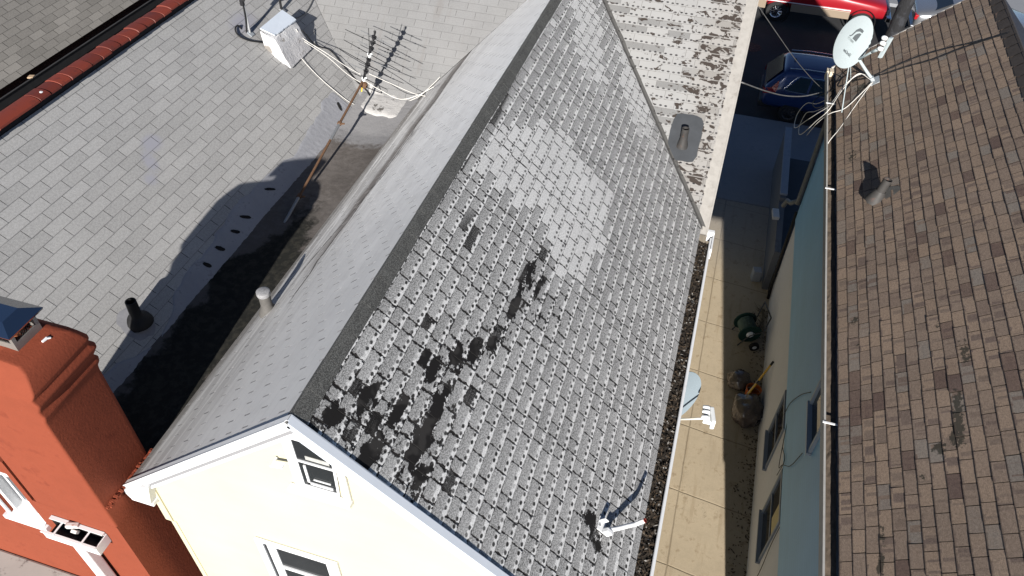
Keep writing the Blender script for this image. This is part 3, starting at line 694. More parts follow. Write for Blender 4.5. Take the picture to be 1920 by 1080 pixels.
    rs = mb.build('roof_slope', [tab, DECK, BUTT_G], h); rs['label'] = 'grey shingle slope running down to the dark valley'
    # cross wing slope
    mb = shingles((0, 12.3, 9.05), (1, 0, 0), (0, -C40, -S40), (0, -S40, C40), [(-8.33, 0), (-2.255, 0), (-2.255, 1.03), (-4.24, 3.786), (-5.03, 4.01)], .127, .305, .002, .004, .002, seed=22)
    o = mb.build('roof_slope', [mat_grey_tab('pale_grey_tab_shingle', .185, .232, (1, 1, 1.005), .12, .4, (.17, .16, .155), 'v', .015), GROUT, BUTT_G], h); o['label'] = 'paler grey cross slope behind the antenna'
    mb = MB(); mb.prism([(-9, 12.3, 9.05), (-2.3, 12.3, 9.05), (-2.3, 15.7, 6.0), (-9, 15.7, 6.0)], (0, 0, -.06)); mb.prism([(-7.16, 2.3, 8.10), (-7.16, 11, 8.10), (-10.3, 11, 5.65), (-10.3, 2.3, 5.65)], (0, 0, -.05)); mb.build('roof_slope', BUTT_G, h)
    # smooth silver grey coating along the foot of the slope, broken edge
    ny, nx = 240, 14; vs = []; mb = MB()
    for j in range(ny + 1):
        y = 3.0 + 6.0 * j / ny; nz = mnoise.noise((y * 1.1, 0, 3)) * .09 + mnoise.noise((y * 5, 2, 3)) * .035
        up = .20 + .12 * math.exp(-((y - 6.4) / .9) ** 2) + .16 * max(0, min(1, (y - 7.6) / 1.0)) + nz - .12 * math.exp(-((y - 4.2) / .5) ** 2)
        lo_ = .02 + .05 * mnoise.noise((y * 1.7, 9, 3)) + .02 * mnoise.noise((y * 8, 9, 1))
        for i in range(nx + 1):
            x = -5.04 - up + (up + lo_) * i / nx; vs.append(lr(x, y, (.0095 if 0 < i < nx else .001) + .004 * mnoise.noise((x * 22, y * 22, 0))))
    mb.raw(vs, [[j * (nx + 1) + i, j * (nx + 1) + i + 1, (j + 1) * (nx + 1) + i + 1, (j + 1) * (nx + 1) + i] for j in range(ny) for i in range(nx)])
    cm = M('silver_roof_coating'); g = cm.obj(); n1 = cm.noise(g, 3, 5, .6); n2 = cm.noise(g, 24, 4, .65)
    cm.bump(n2, .5, .008); mb.build('roof_coating', cm.set(cm.mix(cm.sm(n2 * .5 + n1 * .5, .55, .64) * .5, cm.tint(.75 + n1 * .5, (.31, .315, .34)), (.17, .165, .17)), .6, spec=.4), h, True)
    # small black tar dabs in a row
    for x, y, a, l in ((-5.21, 6.15, .4, .045), (-5.19, 5.88, .3, .04), (-5.19, 5.55, .2, .045), (-5.18, 5.26, .1, .04), (-5.21, 6.75, .5, .04), (-5.24, 8.84, -.4, .05)):
        mb = MB(); k = 14; t = [lr(x + l * (1 + .25 * mnoise.noise((i * 1.7, x * 9, y))) * math.cos(6.283 * i / k), y + .028 * (1 + .3 * mnoise.noise((i * 1.9, y * 5, 3))) * math.sin(6.283 * i / k) + a * .1 * math.cos(6.283 * i / k), .016) for i in range(k)]
        mb.raw(t + [p - Vector((.6 * .012, 0, .012)) for p in t], [list(range(k))] + [[i + k, (i + 1) % k + k, (i + 1) % k, i] for i in range(k)]); mb.build('tar_dab', DECK, h)
    # valley gutter between the two houses
    nx, ny = 22, 150; vs = []; mb = MB()
    for j in range(ny + 1):
        y = 2.87 + 6.5 * j / ny
        for i in range(nx + 1):
            t = i / nx; x = -5.10 + .92 * t; zz = (1 - t) * (7.65 - (-5.10 + 6.54) * .7813 - .003) + t * 6.555
            sag = -.055 * math.sin(math.pi * min(1, t * 1.0)) ** .8
            vs.append((x, y, zz + sag + (.008 * mnoise.noise((x * 6, y * 2, 1)) + .004 * mnoise.noise((x * 25, y * 25, 1))) * (1 if 0 < i < nx else 0) + max(0, y - 8.5) * .12))
    mb.raw(vs, [[j * (nx + 1) + i, j * (nx + 1) + i + 1, (j + 1) * (nx + 1) + i + 1, (j + 1) * (nx + 1) + i] for j in range(ny) for i in range(nx)])
    tm = M('tar_valley'); g = tm.obj(); x, y, z = tm.sep(g); n1 = tm.noise(g, 1.5, 5, .6); n2 = tm.noise(g, 10, 6, .7)
    dirt = tm.sm(n1 + (x + 4.62).abs() * -1.0 + tm.sm(y, 6.6, 5.4) * .35 + (n2 - .5) * .4, .34, .46) * tm.sm(y + (n2 - .5) * 1.2, 7.0, 6.3)
    base = tm.mix(tm.sm(n2 * .5 + n1 * .5, .4, .65), (.10, .088, .08), (.15, .134, .124)); base = tm.mix(dirt, base, tm.mix(tm.sm(n2, .45, .6), (.012, .012, .010), (.03, .028, .022)))
    base = tm.mix(tm.sm(y + (n2 - .5) * .5, 8.1, 8.35) * .7, base, (.30, .30, .31))
    tm.bump(n2, .6, .015); vg = mb.build('valley_gutter', tm.set(base, .9), h, True)
    # mortar saddle
    nx, ny = 30, 26; vs = []; mb = MB()
    for j in range(ny + 1):
        for i in range(nx + 1):
            u, w = i / nx * 2 - 1, j / ny * 2 - 1; x = -4.68 + .40 * u + .02 * mnoise.noise((w * 3, 1, 1)); y = 9.17 + .27 * w + .03 * mnoise.noise((u * 3, 7, 1)) + .16 * (u < -.2) * (-u - .2)
            e = max(0, 1 - max(abs(u), abs(w)) ** 6)
            base_z = max(6.46 + max(0, y - 8.5) * .12, lw(x, y).z - .03, lr(x, y).z - .03)
            vs.append((x, y, base_z - .05 + .11 * e ** .5 + .005 * mnoise.noise((x * 14, y * 14, 2))))
    mb.raw(vs, [[j * (nx + 1) + i, j * (nx + 1) + i + 1, (j + 1) * (nx + 1) + i + 1, (j + 1) * (nx + 1) + i] for j in range(ny) for i in range(nx)])
    sm_ = M('white_mortar'); g = sm_.obj(); n1 = sm_.noise(g, 5, 5, .65); n2 = sm_.noise(g, 30, 4, .6); x, y, z = sm_.sep(g)
    base = sm_.mix(sm_.sm(n1 - (y - 9.0) * .25 + (n2 - .5) * .2, .56, .62), sm_.tint(.85 + n2 * .3, (.44, .43, .42)), sm_.mix(n2, (.06, .055, .05), (.16, .15, .14)))
    sm_.bump(n1 + n2 * .5, .6, .02); mb.build('mortar_saddle', sm_.set(base, .85), h, True)
    # terracotta coping on the party wall
    mb = MB(); mb.box((-7.215, 2.3, 7.9), (-7.095, 11.6, 8.18)); pw = mb.build('party_wall', simple('tarred_brick', (.02, .018, .02), .9, var=.5, sc=12), h)
    mb = MB(); y = 2.3; rg = random.Random(6); i = 0; sizes = []
    tm2 = M('glazed_terracotta'); r_, *_ = tm2.attr('rnd'); n1 = tm2.noise(tm2.obj(), 9, 5, .65); n2 = tm2.noise(tm2.obj(), 40, 3)
    base = tm2.mix(r_, (.13, .026, .017), (.22, .042, .024)); base = tm2.mix(tm2.sm(n1, .54, .7) * .7, base, (.10, .028, .022)); tm2.bump(n2, .25, .004)
    while y < 11.5:
        ln = .60 if 5.0 < y < 5.6 or y < 4.5 else rg.uniform(.16, .185); c = rg.random(); sl = rg.uniform(-.006, .006); tw = rg.uniform(-.006, .006)
        def prof(s, lift):
            out = []
            for k in range(11):
                a = math.pi * k / 10; out.append((-7.155 + tw - (.118 * s) * math.cos(a), 8.170 + lift + .050 * s * math.sin(a) ** .8))
            return out
        rings = [(y + .001, prof(.96, -.010 + sl)), (y + .008, prof(1.0, sl)), (y + ln - .010, prof(1.01, .001 + sl)), (y + ln - .003, prof(.96, -.010 + sl))]
        for (ya, pa), (yb, pb) in zip(rings, rings[1:]):
            for k in range(10): mb.face([(pa[k][0], ya, pa[k][1]), (pb[k][0], yb, pb[k][1]), (pb[k + 1][0], yb, pb[k + 1][1]), (pa[k + 1][0], ya, pa[k + 1][1])], col=[(c, 0, 0, 1)] * 4)
        for (yy, pp) in (rings[0], rings[-1]): mb.face([(p[0], yy, p[1]) for p in pp], col=[(c, 0, 0, 1)] * 11)
        y += ln
    mb.build('coping', tm2.set(base, .55, spec=.4), pw, True, R(35))
    mb = MB(); mb.lathe([(.022, 0), (.02, .006), (0, .009)], (-7.10, 5.75, 8.215), (.3, 0, 1), 10); mb.build('bird_dropping', WHITE, pw)
    # stub chimney painted white
    mb = MB(); nu = 12
    sec = [(-6.24, 7.42), (-6.27, 7.68), (-6.06, 7.59), (-5.88, 7.24)]
    def stone(quads, amp):
        for q in quads:
            vs = []
            for j in range(nu + 1):
                for i in range(nu + 1):
                    a = Vector(q[0]).lerp(q[1], i / nu); b = Vector(q[3]).lerp(q[2], i / nu); p = a.lerp(b, j / nu)
                    d = Vector((mnoise.noise(p * 9), mnoise.noise(p * 9 + Vector((5, 0, 0))), mnoise.noise(p * 9 + Vector((0, 7, 0))))) * amp + Vector((0, 0, mnoise.noise(p * 26))) * amp * .7; vs.append(p + d)
            mb.raw(vs, [[j * (nu + 1) + i, j * (nu + 1) + i + 1, (j + 1) * (nu + 1) + i + 1, (j + 1) * (nu + 1) + i] for j in range(nu) for i in range(nu)])
    f = [Vector((x, 8.78, z)) for x, z in sec]; b = [Vector((x, 9.40, z)) for x, z in sec]; dn = Vector((0, 0, -.15))
    f[0] += dn * .6; f[3] += dn * .4; b[0] += dn * .6; b[3] += dn * .4
    stone([(f[0], f[3], f[2], f[1]), (f[2], f[3], b[3], b[2]), (b[3], b[0], b[1], b[2]), (b[0], f[0], f[1], b[1]), (f[1], f[2], b[2], b[1])], .011)
    wm = M('whitewashed_stone'); g = wm.obj(); n1 = wm.noise(g, 6, 5, .65); n2 = wm.noise(g, 26, 5, .7); x, y, z = wm.sep(g)
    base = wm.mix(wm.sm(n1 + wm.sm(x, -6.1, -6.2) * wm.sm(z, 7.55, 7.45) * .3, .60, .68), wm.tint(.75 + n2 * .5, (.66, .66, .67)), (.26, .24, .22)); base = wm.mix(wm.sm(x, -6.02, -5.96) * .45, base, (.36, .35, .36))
    wm.bump(n2 + n1, .5, .02); ch = mb.build('chimney', wm.set(base, .8), h, True)
    mb = MB(); t = Vector((-.012, 0, .026)); q = [Vector((-6.275, 8.80, 7.70)), Vector((-6.275, 9.43, 7.70)), Vector((-6.04, 9.39, 7.605)), Vector((-6.075, 8.83, 7.615))]
    pts = []
    for a, b2, nn in ((q[0], q[1], 1), (q[1], q[2], 4), (q[2], q[3], 14), (q[3], q[0], 4)):
        for k in range(nn): p = a.lerp(b2, k / nn); pts.append(p + (Vector((mnoise.noise(p * 17) * .018, 0, 0)) if nn == 14 else Vector()))
    mb.prism(pts[::-1], (0, 0, .016)); mb.build('chimney_cap', simple('painted_cap_slab', (.62, .68, .76), .55, var=.08, sc=6), ch)
    # vent pipe, black
    b = lr(-5.30, 4.20); mb = MB(); mb.lathe([(.15, -.02), (.13, .03), (.085, .075), (.060, .10), (.056, .30), (.045, .30), (.045, .12), (0, .12)], b, (.05, 0, 1), 22)
    mb.build('vent_pipe', BLACKR, h, True, R(45))
    mb = MB(); k = 22; t = [lr(-5.30 - .16 * (1 + .3 * mnoise.noise((i * .9, 1, 7))) * math.cos(6.283 * i / k), 4.16 + .17 * (1 + .3 * mnoise.noise((i * .9, 4, 7))) * math.sin(6.283 * i / k), .007) for i in range(k)]; mb.face(t); mb.build('roof_cement', simple('grey_cement_smear', (.28, .28, .30), .8, var=.3, sc=14), h)
    return h
orange_house()
def neighbour_house():
    h = thing('neighbour_house', 'brown grey shingle roof beyond the red coping at the top left corner', 'house', (-13, 10, 0))
    mb = shingles((-16.4, 4, 9.86), (0, 1, 0), (C38, 0, -S38), (S38, 0, C38), [(0, 0), (16, 0), (16, 6.33), (0, 6.33)], .127 * 1.0, .305, .0035, .009, .003, seed=31)
    mb.build('roof_slope', [mat_grey_tab('warm_grey_tab_shingle', .19, .30, (1, .95, .88), .15, .5, (.14, .13, .12), None, .07), DECK, BUTT], h)
    mb = MB(); mb.prism([(-16.3, 4.2, 0), (-11.6, 4.2, 0), (-11.6, 4.2, 5.85), (-16.3, 4.2, 9.6)], (0, 15, 0)); mb.build('wall', simple('dark_brick', (.10, .05, .04), .9, var=.3, sc=6), h)
    mb = MB(); mb.box((-11.20, 4, 5.80), (-11.185, 20, 5.955)); mb.box((-11.38, 4, 5.79), (-11.20, 20, 5.80)); mb.box((-11.205, 4, 5.953), (-11.175, 20, 5.965)); mb.build('gutter', simple('dark_gutter', (.05, .05, .052), .5, var=.3, sc=9), h)
    mb = MB(); mb.box((-11.17, 4, 5.4), (-10.3, 20, 5.62)); mb.build('tarred_roof', simple('black_tar', (.014, .012, .012), .8, var=.4, sc=5), h)
    for y, z in ((9.05, 5.96),): mb = MB(); mb.obox((-11.24, y, z), (.10, .10, .025), Matrix.Rotation(.3, 3, 'Z'), .01); mb.build('gutter_bracket', simple('tan_wood', (.45, .33, .22), .8), h)
neighbour_house()

# ------------------------------------------------------------------ blue house (right)
def blue_house():
    h = thing('blue_house', 'blue sided house with brown shingle roof at the right of the photo', 'house', (4.2, 8.8, 0))
    dmg = glow_sum([(3.02, 5.75, .05, .3, .95), (2.98, 5.35, .06, .25, .9), (3.12, 6.4, .05, .3, .9), (2.85, 5.25, .06, .15, .9), (2.72, 4.95, .07, .08, .8), (2.42, 4.35, .04, .25, .8), (2.40, 4.05, .04, .12, .9), (2.27, 7.35, .06, .14, .8), (2.30, 6.9, .03, .2, .7),
                    (2.45, 13.0, .18, .2, .8), (2.35, 13.4, .15, .2, .7), (2.3, 11.0, .1, .25, .75), (2.5, 11.3, .1, .2, .6), (2.7, 12.7, .15, .15, .5), (3.3, 11.7, .15, .15, .5), (2.95, 6.9, .05, .15, .7), (3.2, 4.9, .1, .2, .4)])
    mb = shingles((4.12, 3.1, 7.602), (0, 1, 0), (-C42, 0, -S42), (-S42, 0, C42), [(0, 0), (11.2, 0), (11.2, 2.70), (0, 2.70)], .127, .258, .014, .009, .004, colf=lambda u, v, r: (0, lambda uu, vv: dmg(4.12 - vv * C42, uu + 3.1)), seed=41, vary=.16, v0=.02, skirt=True)
    rs = mb.build('roof_slope', [mat_brown(), DECK, BUTT_B], h)
    mb = MB(); mb.prism([(4.10, 3.1, 7.62), (4.10, 14.3, 7.62), (6.3, 14.3, 5.62), (6.3, 3.1, 5.62)], (0, 0, -.06)); y = 3.1
    ndark = simple('dark_slate_slope', (.030, .034, .05), .8, var=.4, sc=6, dirt=((.2, .2, .22), 30, .25))
    o = mb.build('roof_slope', ndark, h); o['label'] = 'dark far roof slope beyond the ridge'
    mb = MB()
    while y < 14.2:
        y2 = min(14.3, y + .3); mb.face([br(4.0, y, .022), br(4.0, y2, .014), (4.125, y2, 7.632), (4.125, y, 7.640)]); mb.face([(4.125, y, 7.640), (4.125, y2, 7.632), (4.22, y2, 7.54), (4.22, y, 7.545)]); y = y2
    mb.build('ridge_cap', simple('dark_ridge_shingle', (.06, .05, .045), .9, var=.3, sc=20), h)
    mb = MB(); mb.prism([br(2.06, 14.30, .012), br(4.12, 14.30, .012), br(4.12, 14.30, -.12), br(2.06, 14.30, -.12)], (0, .03, 0)); mb.build('rake_board', simple('pale_fascia', (.45, .43, .40), .6), h)
    # walls: siding above, stucco below
    mb = MB(); mb.prism([(2.36, y, z) for y, z in ((3.3, 0), (14.12, 0), (14.12, 2.31), (3.3, 2.44))], (2.0, 0, 0)); mb.build('lower_wall', STUCCO_W, h)
    mb = MB(); mb.prism([(2.33, y, z) for y, z in ((3.28, 2.44), (14.14, 2.31), (14.14, 5.74), (3.28, 5.74))], (3.6, 0, 0)); mb.prism([(2.5, 3.3, 5.75), (5.9, 3.3, 5.75), (4.12, 3.3, 7.45)], (0, 10.8, 0)); mb.build('siding_wall', BLUE, h)
    mb = MB(); mb.box((2.03, 3.2, 5.60), (2.33, 14.2, 5.635)); mb.build('soffit', simple('grey_soffit', (.3, .3, .3), .7), h)
    mb = MB(); mb.box((1.982, 3.1, 5.60), (1.996, 14.25, 5.735)); mb.box((1.980, 3.1, 5.733), (2.002, 14.25, 5.744)); g = mb.build('gutter', simple('white_gutter', (.40, .39, .37), .5, var=.2, sc=9), h)
    mb = MB(); nx, ny = 4, 160
    vs = [(1.997 + .13 * i / nx, 3.1 + 11.1 * j / ny, 5.665 + .02 * mnoise.noise((i, j * .4, 3)) + .01 * mnoise.noise((i * 3, j * 2, 3))) for j in range(ny + 1) for i in range(nx + 1)]
    mb.raw(vs, [[j * (nx + 1) + i, j * (nx + 1) + i + 1, (j + 1) * (nx + 1) + i + 1, (j + 1) * (nx + 1) + i] for j in range(ny) for i in range(nx)]); d = mb.build('gutter_silt', simple('brown_silt', (.13, .10, .075), .95, var=.5, sc=12, bump=.6, bsc=30), g)
    for y in (5.83, 12.95, 10.35): mb = MB(); mb.box((1.965, y, 5.746), (2.13, y + .022, 5.756)); mb.build('gutter_strap', WHITE, g)
    mb = MB(); mb.box((1.975, 14.12, 5.58), (2.12, 14.27, 5.76), bev=.01); mb.build('gutter_end_cap', simple('cream_end_cap', (.6, .52, .40), .6), g)
    mb = MB(); mb.tube([(2.05, 14.05, 5.6), (2.20, 14.10, 5.3), (2.27, 14.14, 5.0), (2.27, 14.16, 2.95), (2.27, 14.16, 2.7)], .05, 10); mb.tube([(2.27, 14.16, 2.78), (2.16, 14.35, 2.55), (2.10, 14.5, 2.50), (2.06, 14.55, 2.3)], .05, 10); mb.build('downpipe', simple('grey_downpipe', (.16, .17, .18), .5, var=.2, sc=10), h, True)
    mb = MB(); mb.tube([(2.31, 14.15, 2.5), (2.31, 14.14, 1.5), (2.31, 14.05, .5), (2.31, 13.9, .1)], .035, 8); mb.build('drain_pipe', BLACKR, h, True)
    # windows
    def window(y0, y1, z0, z1, x, f, dep=.03, recess=True):
        mb = MB()
        mb.box((x - .07, y0 - .06, z0 - .05), (x, y1 + .06, z0)); mb.box((x - dep, y0 - .05, z1), (x, y1 + .05, z1 + .06)); mb.box((x - dep, y0 - .05, z0), (x, y0, z1)); mb.box((x - dep, y1, z0), (x, y1 + .05, z1)); mb.box((x - .02, y0, (z0 + z1) / 2 - .02), (x - .004, y1, (z0 + z1) / 2 + .02))
        w = mb.build('window', f, h); mb = MB(); mb.face([(x - .003, y0, z0), (x - .003, y0, z1), (x - .003, y1, z1), (x - .003, y1, z0)]); mb.build('pane', GLASS, w); return w
    fr = simple('grey_window_trim', (.24, .27, .31), .5, var=.1, sc=9)
    w = window(8.5, 9.25, 1.05, 2.20, 2.36, fr); w['label'] = 'grey trimmed window in the white stucco, the farther one'
    w = window(6.70, 7.55, 1.05, 2.28, 2.36, fr); w['label'] = 'grey trimmed window in the white stucco, the nearer one'
    mb = MB(); mb.box((2.348, 6.72, 1.75), (2.356, 7.05, 2.26)); mb.build('blind', simple('yellow_blind', (.55, .46, .25), .8), w)
    w = window(6.80, 7.60, 3.98, 5.2, 2.33, simple('pale_blue_trim', (.42, .48, .54), .5, var=.1, sc=9), .045); w['label'] = 'pale trimmed window in the blue siding'
    # loose black cables on the wall
    def cab(*p): mb = MB(); q = spline(p, 8); mb.tube(q, .006, 5); mb.build('cable', BLACKR, h)
    cab((2.32, 7.9, 3.9), (2.31, 8.25, 3.4), (2.31, 8.6, 2.75), (2.32, 8.7, 2.3)); cab((2.32, 7.05, 3.55), (2.30, 7.2, 3.0), (2.30, 7.55, 2.5), (2.29, 7.65, 2.3), (2.31, 8.1, 2.45), (2.34, 8.45, 2.5)); cab((2.31, 7.62, 2.1), (2.31, 7.6, 2.55), (2.31, 7.95, 2.4)); cab((2.34, 6.55, 2.4), (2.33, 6.5, 1.9), (2.33, 6.4, 1.3), (2.3, 6.3, .9))
    # roof vent
    b = br(2.60, 9.72); N = Vector((-S42, 0, C42)); mb = MB(); k = 26
    t = [b + Vector((C42, 0, S42)) * (.25 * math.cos(6.283 * i / k) * (1 + .1 * mnoise.noise((i * .8, 3, 3)))) + Vector((0, 1, 0)) * (.13 * math.sin(6.283 * i / k) * (1 + .1 * mnoise.noise((i * .8, 6, 3))) - .02) + N * .014 for i in range(k)]
    mb.face(t); bt = mb.build('pipe_flashing', simple('grey_lead_flashing', (.13, .125, .115), .6, .2, .3, 8), h)
    ax = Vector((.16, .05, 1)); b = br(2.52, 9.66); mb = MB(); mb.lathe([(.135, -.02), (.115, .05), (.085, .13), (.068, .17)], b, ax, 22); mb.lathe([(.062, .12), (.060, .36), (.052, .36), (.052, .2), (0, .2)], b, ax, 22)
    mb.build('vent_pipe', simple('weathered_vent_pipe', (.055, .052, .05), .6, .1, .35, 12, dirt=((.22, .11, .08), 9, .5)), bt, True, R(45))
def spline(p, n=6):
    p = [Vector(q) for q in p]; P_ = [p[0] * 2 - p[1]] + p + [p[-1] * 2 - p[-2]]; out = []
    for i in range(1, len(P_) - 2):
        a, b, c, d = P_[i - 1:i + 3]
        for k in range(n):
            t = k / n; out.append(.5 * ((2 * b) + (c - a) * t + (2 * a - 5 * b + 4 * c - d) * t * t + (3 * b - a - 3 * c + d) * t ** 3))
    return out + [p[-1]]
blue_house()

# ------------------------------------------------------------------ satellite dishes
DN = Vector((.6887, -.7090, .1519)).normalized()
def dish_reflector(mb, c, Rr, n, depth):
    side = n.cross(Vector((0, 0, 1))).normalized(); up = side.cross(n).normalized(); seg, rings = 40, 8; vs, fs = [], []
    for back in (0, 1):
        for i in range(rings + 1):
            r = i / rings
            for k in range(seg):
                a = 2 * math.pi * k / seg; vs.append(c + (side * math.cos(a) + up * math.sin(a)) * Rr * r + n * (-depth * (1 - r * r) - back * .010))
    m = (rings + 1) * seg
    for i in range(rings):
        for k in range(seg):
            a, b, d, e = i * seg + k, i * seg + (k + 1) % seg, (i + 1) * seg + (k + 1) % seg, (i + 1) * seg + k
            if i == 0: fs += [[a, d, e], [m + a, m + e, m + d]]
            else: fs += [[a, b, d, e], [m + a, m + e, m + d, m + b]]
    for k in range(seg): a, b = rings * seg + k, rings * seg + (k + 1) % seg; fs.append([a, b, m + b, m + a])
    mb.raw(vs, fs); return side, up
def text_part(name, txt, size, org, xa, ya, n, mat, parent, shear=0.0):
    cu = bpy.data.curves.new('t', 'FONT'); cu.body = txt; cu.size = size; cu.shear = shear; cu.extrude = .0006; cu.align_x = 'CENTER'
    to = bpy.data.objects.new('t', cu); me = bpy.data.meshes.new_from_object(to); bpy.data.objects.remove(to)
    mb = MB(); mb.raw([org + xa * v.co.x + ya * v.co.y + n * (v.co.z + .002) for v in me.vertices], [list(p.vertices) for p in me.polygons]); bpy.data.meshes.remove(me)
    return mb.build(name, mat, parent)
INK = simple('grey_print', (.10, .115, .125), .6); INKL = simple('pale_grey_print', (.25, .29, .30), .6)
def dish_one():
    c = Vector((2.07, 13.0, 6.87)); t = thing('satellite_dish', 'pale grey satellite dish with printed emblem standing on the brown shingle roof', 'satellite dish', br(2.59, 13.06))
    mb = MB(); side, up = dish_reflector(mb, c, .43, DN, .05); ref = mb.build('reflector', DISHG, t, True, R(40))
    # emblem and lettering: written along the slanting upper left to lower right of the face
    xa = (side * .62 - up * .0 + up * .78).normalized() * -1; xa = Vector(xa); ya = DN.cross(xa).normalized()
    if ya.dot(up) < 0: xa, ya = -xa, -ya
    ya = DN.cross(xa).normalized()
    def disc(p): return c + side * p[0] + up * p[1] + DN * (-.05 * (1 - (p[0] ** 2 + p[1] ** 2) / .43 ** 2) + .004)
    th = R(38); rot = lambda p, o: (o[0] + p[0] * math.cos(th) - p[1] * math.sin(th), o[1] + p[0] * math.sin(th) + p[1] * math.cos(th))
    o = (-.06, .12); mb = MB()
    D = [(-.075, -.05), (-.075, .035), (-.045, .03), (-.02, .012), (-.004, -.012), (.0, -.05)]; S = [(-.075, .045), (-.03, .042), (.01, .018), (.026, -.03), (.05, -.055), (.075, -.05), (.05, -.04), (.038, -.01), (.03, .03), (.0, .065), (-.04, .072), (-.075, .068)]
    for shp in (D, S): mb.face([disc(rot((x * 1.65, y * 1.65), o)) for x, y in shp])
    mb.build('emblem', INK, ref)
    ex = (side * math.cos(th) + up * math.sin(th)); ey = (-side * math.sin(th) + up * math.cos(th))
    text_part('lettering', 'DIRECTV', .05, disc(rot((.02, -.135), o)) + DN * .004, ex, ey, DN, INKL, ref)
    text_part('lettering', 'SlimLine', .075, disc((.07, -.19)) + DN * .005, ex, ey, DN, INK, ref, .3)
    mb = MB(); mb.tube(spline([(2.06, 13.10, 6.78), (2.20, 13.16, 6.60), (2.45, 13.10, 6.36), (2.585, 13.06, 6.25)], 5), .026, 10); mb.lathe([(.045, 0), (.045, .02)], (2.06, 13.09, 6.77), DN, 12)
    mb.build('mast', DISHG, t, True, R(50))
    mb = MB(); mb.obox(br(2.62, 13.02, .012), (.15, .24, .012), Matrix.Rotation(-R(42), 3, 'Y'), .004); mb.obox(br(2.60, 13.06, .045), (.06, .09, .07), Matrix.Rotation(-R(42), 3, 'Y'), .008); mb.build('foot_plate', simple('grey_mount_plate', (.40, .43, .45), .5, .2, .15, 15), t)
    mb = MB(); mb.tube([(2.27, 13.10, 6.556), (2.36, 12.94, 6.755), (2.40, 12.88, 6.83)], [.020, .018, .018], 8); mb.tube([(2.385, 12.90, 6.80), (2.47, 12.80, 6.935)], .026, 8); arm = mb.build('feed_arm', DISHG, t, True)
    a, b = Vector((2.575, 12.94, 7.085)), Vector((2.495, 12.80, 6.765)); d = (b - a).normalized(); w = Vector((.12, -.10, .05)); u_ = d.cross(DN).normalized()
    mb = MB(); mb.prism([a + u_ * -.02, a + u_ * .03 + d * .03, b + u_ * .035, b - d * .02 - u_ * .01], DN * .05); hd = mb.build('feed_horn', DISHG, t)
    for p in ((2.445, 12.825, 7.10), (2.445, 12.805, 7.02), (2.435, 12.78, 6.935)):
        mb = MB(); p = Vector(p) + DN * .035; mb.lathe([(0, -.045), (.030, -.04), (.038, -.01), (.034, .03), (.02, .06)], p, DN, 14); mb.build('horn_cap', DISHW, hd, True)
    for p, q in (((2.13, 13.05, 6.46), (2.187, 12.483, 5.87)), ((2.14, 13.07, 6.5), (2.31, 13.45, 5.99))): mb = MB(); mb.tube([p, q], .009, 6); mb.build('brace', DISHG, t)
    # coax
    def cable(name, label, pts, r, mat, cat='cable', group=None):
        mb = MB(); mb.tube(spline(pts, 8), r, 6); return tag(mb.build(name, mat, None, True), label, cat, group)
    g = 'white coax cables below the roof dish'
    cable('coax_cable', 'white coax cable looping out over the gutter from the roof dish', [(2.57, 13.05, 6.27), (2.40, 13.3, 6.2), (2.18, 13.1, 6.05), (1.98, 12.55, 5.95), (1.87, 12.9, 5.55), (1.82, 13.7, 4.9), (1.80, 14.4, 4.35), (1.78, 14.7, 4.2), (1.80, 14.95, 4.35), (1.85, 14.5, 4.85), (1.93, 13.8, 5.25), (2.05, 13.55, 5.5)], .0062, COAX_W, group=g)
    cable('coax_cable', 'white coax cable hanging in the inner loop beside the gutter', [(2.55, 13.02, 6.26), (2.35, 13.2, 6.25), (2.14, 12.9, 6.06), (1.95, 12.35, 5.95), (1.86, 12.7, 5.5), (1.83, 13.4, 4.85), (1.82, 13.9, 4.5), (1.83, 14.3, 4.45), (1.86, 14.2, 4.8), (1.92, 13.6, 5.2), (2.05, 13.3, 5.5)], .0062, COAX_W, group=g)
    cable('coax_cable', 'white coax cable running straight down the shingles over the eave', [(2.58, 12.98, 6.25), (2.50, 12.82, 6.17), (2.34, 12.45, 6.02), (2.16, 12.0, 5.85), (2.03, 11.72, 5.77), (1.97, 11.6, 5.6)], .0062, COAX_W, group=g)
    cable('coax_cable', 'white coax cable ending free in the air past the gutter', [(2.56, 12.95, 6.25), (2.42, 12.75, 6.12), (2.22, 12.55, 5.92), (2.02, 12.55, 5.78), (1.90, 12.8, 5.4), (1.86, 13.15, 4.95)], .0062, COAX_W, group=g)
    g = 'black cables across the brown roof'
    b_ = lambda x, y: br(x, y, .016)
    cable('roof_cable', 'upper black cable running across the brown roof to the ridge', [b_(2.25, 13.45), b_(2.45, 13.4), b_(2.62, 13.2), b_(2.85, 13.18), b_(3.15, 13.12), b_(3.45, 12.95), b_(3.7, 12.75), b_(3.9, 12.62), b_(4.08, 12.53)], .010, BLACKR, group=g)
    cable('roof_cable', 'lower black cable sagging across the brown roof to the ridge', [b_(2.3, 13.4), b_(2.55, 13.22), b_(2.75, 13.08), b_(3.0, 12.97), b_(3.3, 12.8), b_(3.6, 12.72), b_(3.9, 12.6), b_(4.08, 12.5)], .010, BLACKR, group=g)
    cable('roof_cable', 'short tangle of black cable behind the dish at the roof corner', [b_(2.1, 14.0), b_(2.2, 13.7), b_(2.15, 13.45), b_(2.3, 13.3), b_(2.12, 13.05), (1.9, 13.2, 5.5), (1.85, 13.7, 5.3), (1.95, 13.9, 5.35), (2.0, 13.6, 5.6), b_(2.3, 13.35)], .009, BLACKR, group=g)
    # service wires over the alley
    g = 'overhead wires between the two houses'
    cable('overhead_wire', 'thin wire slanting from the white roof edge down to the blue house corner', [(.37, 10.9, 8.12), (.8, 11.75, 7.36), (1.2, 12.6, 6.64), (1.65, 13.5, 5.9), (2.0, 14.2, 5.36)], .006, simple('grey_wire', (.12, .12, .12), .5, var=.6, sc=3), 'wire', g)
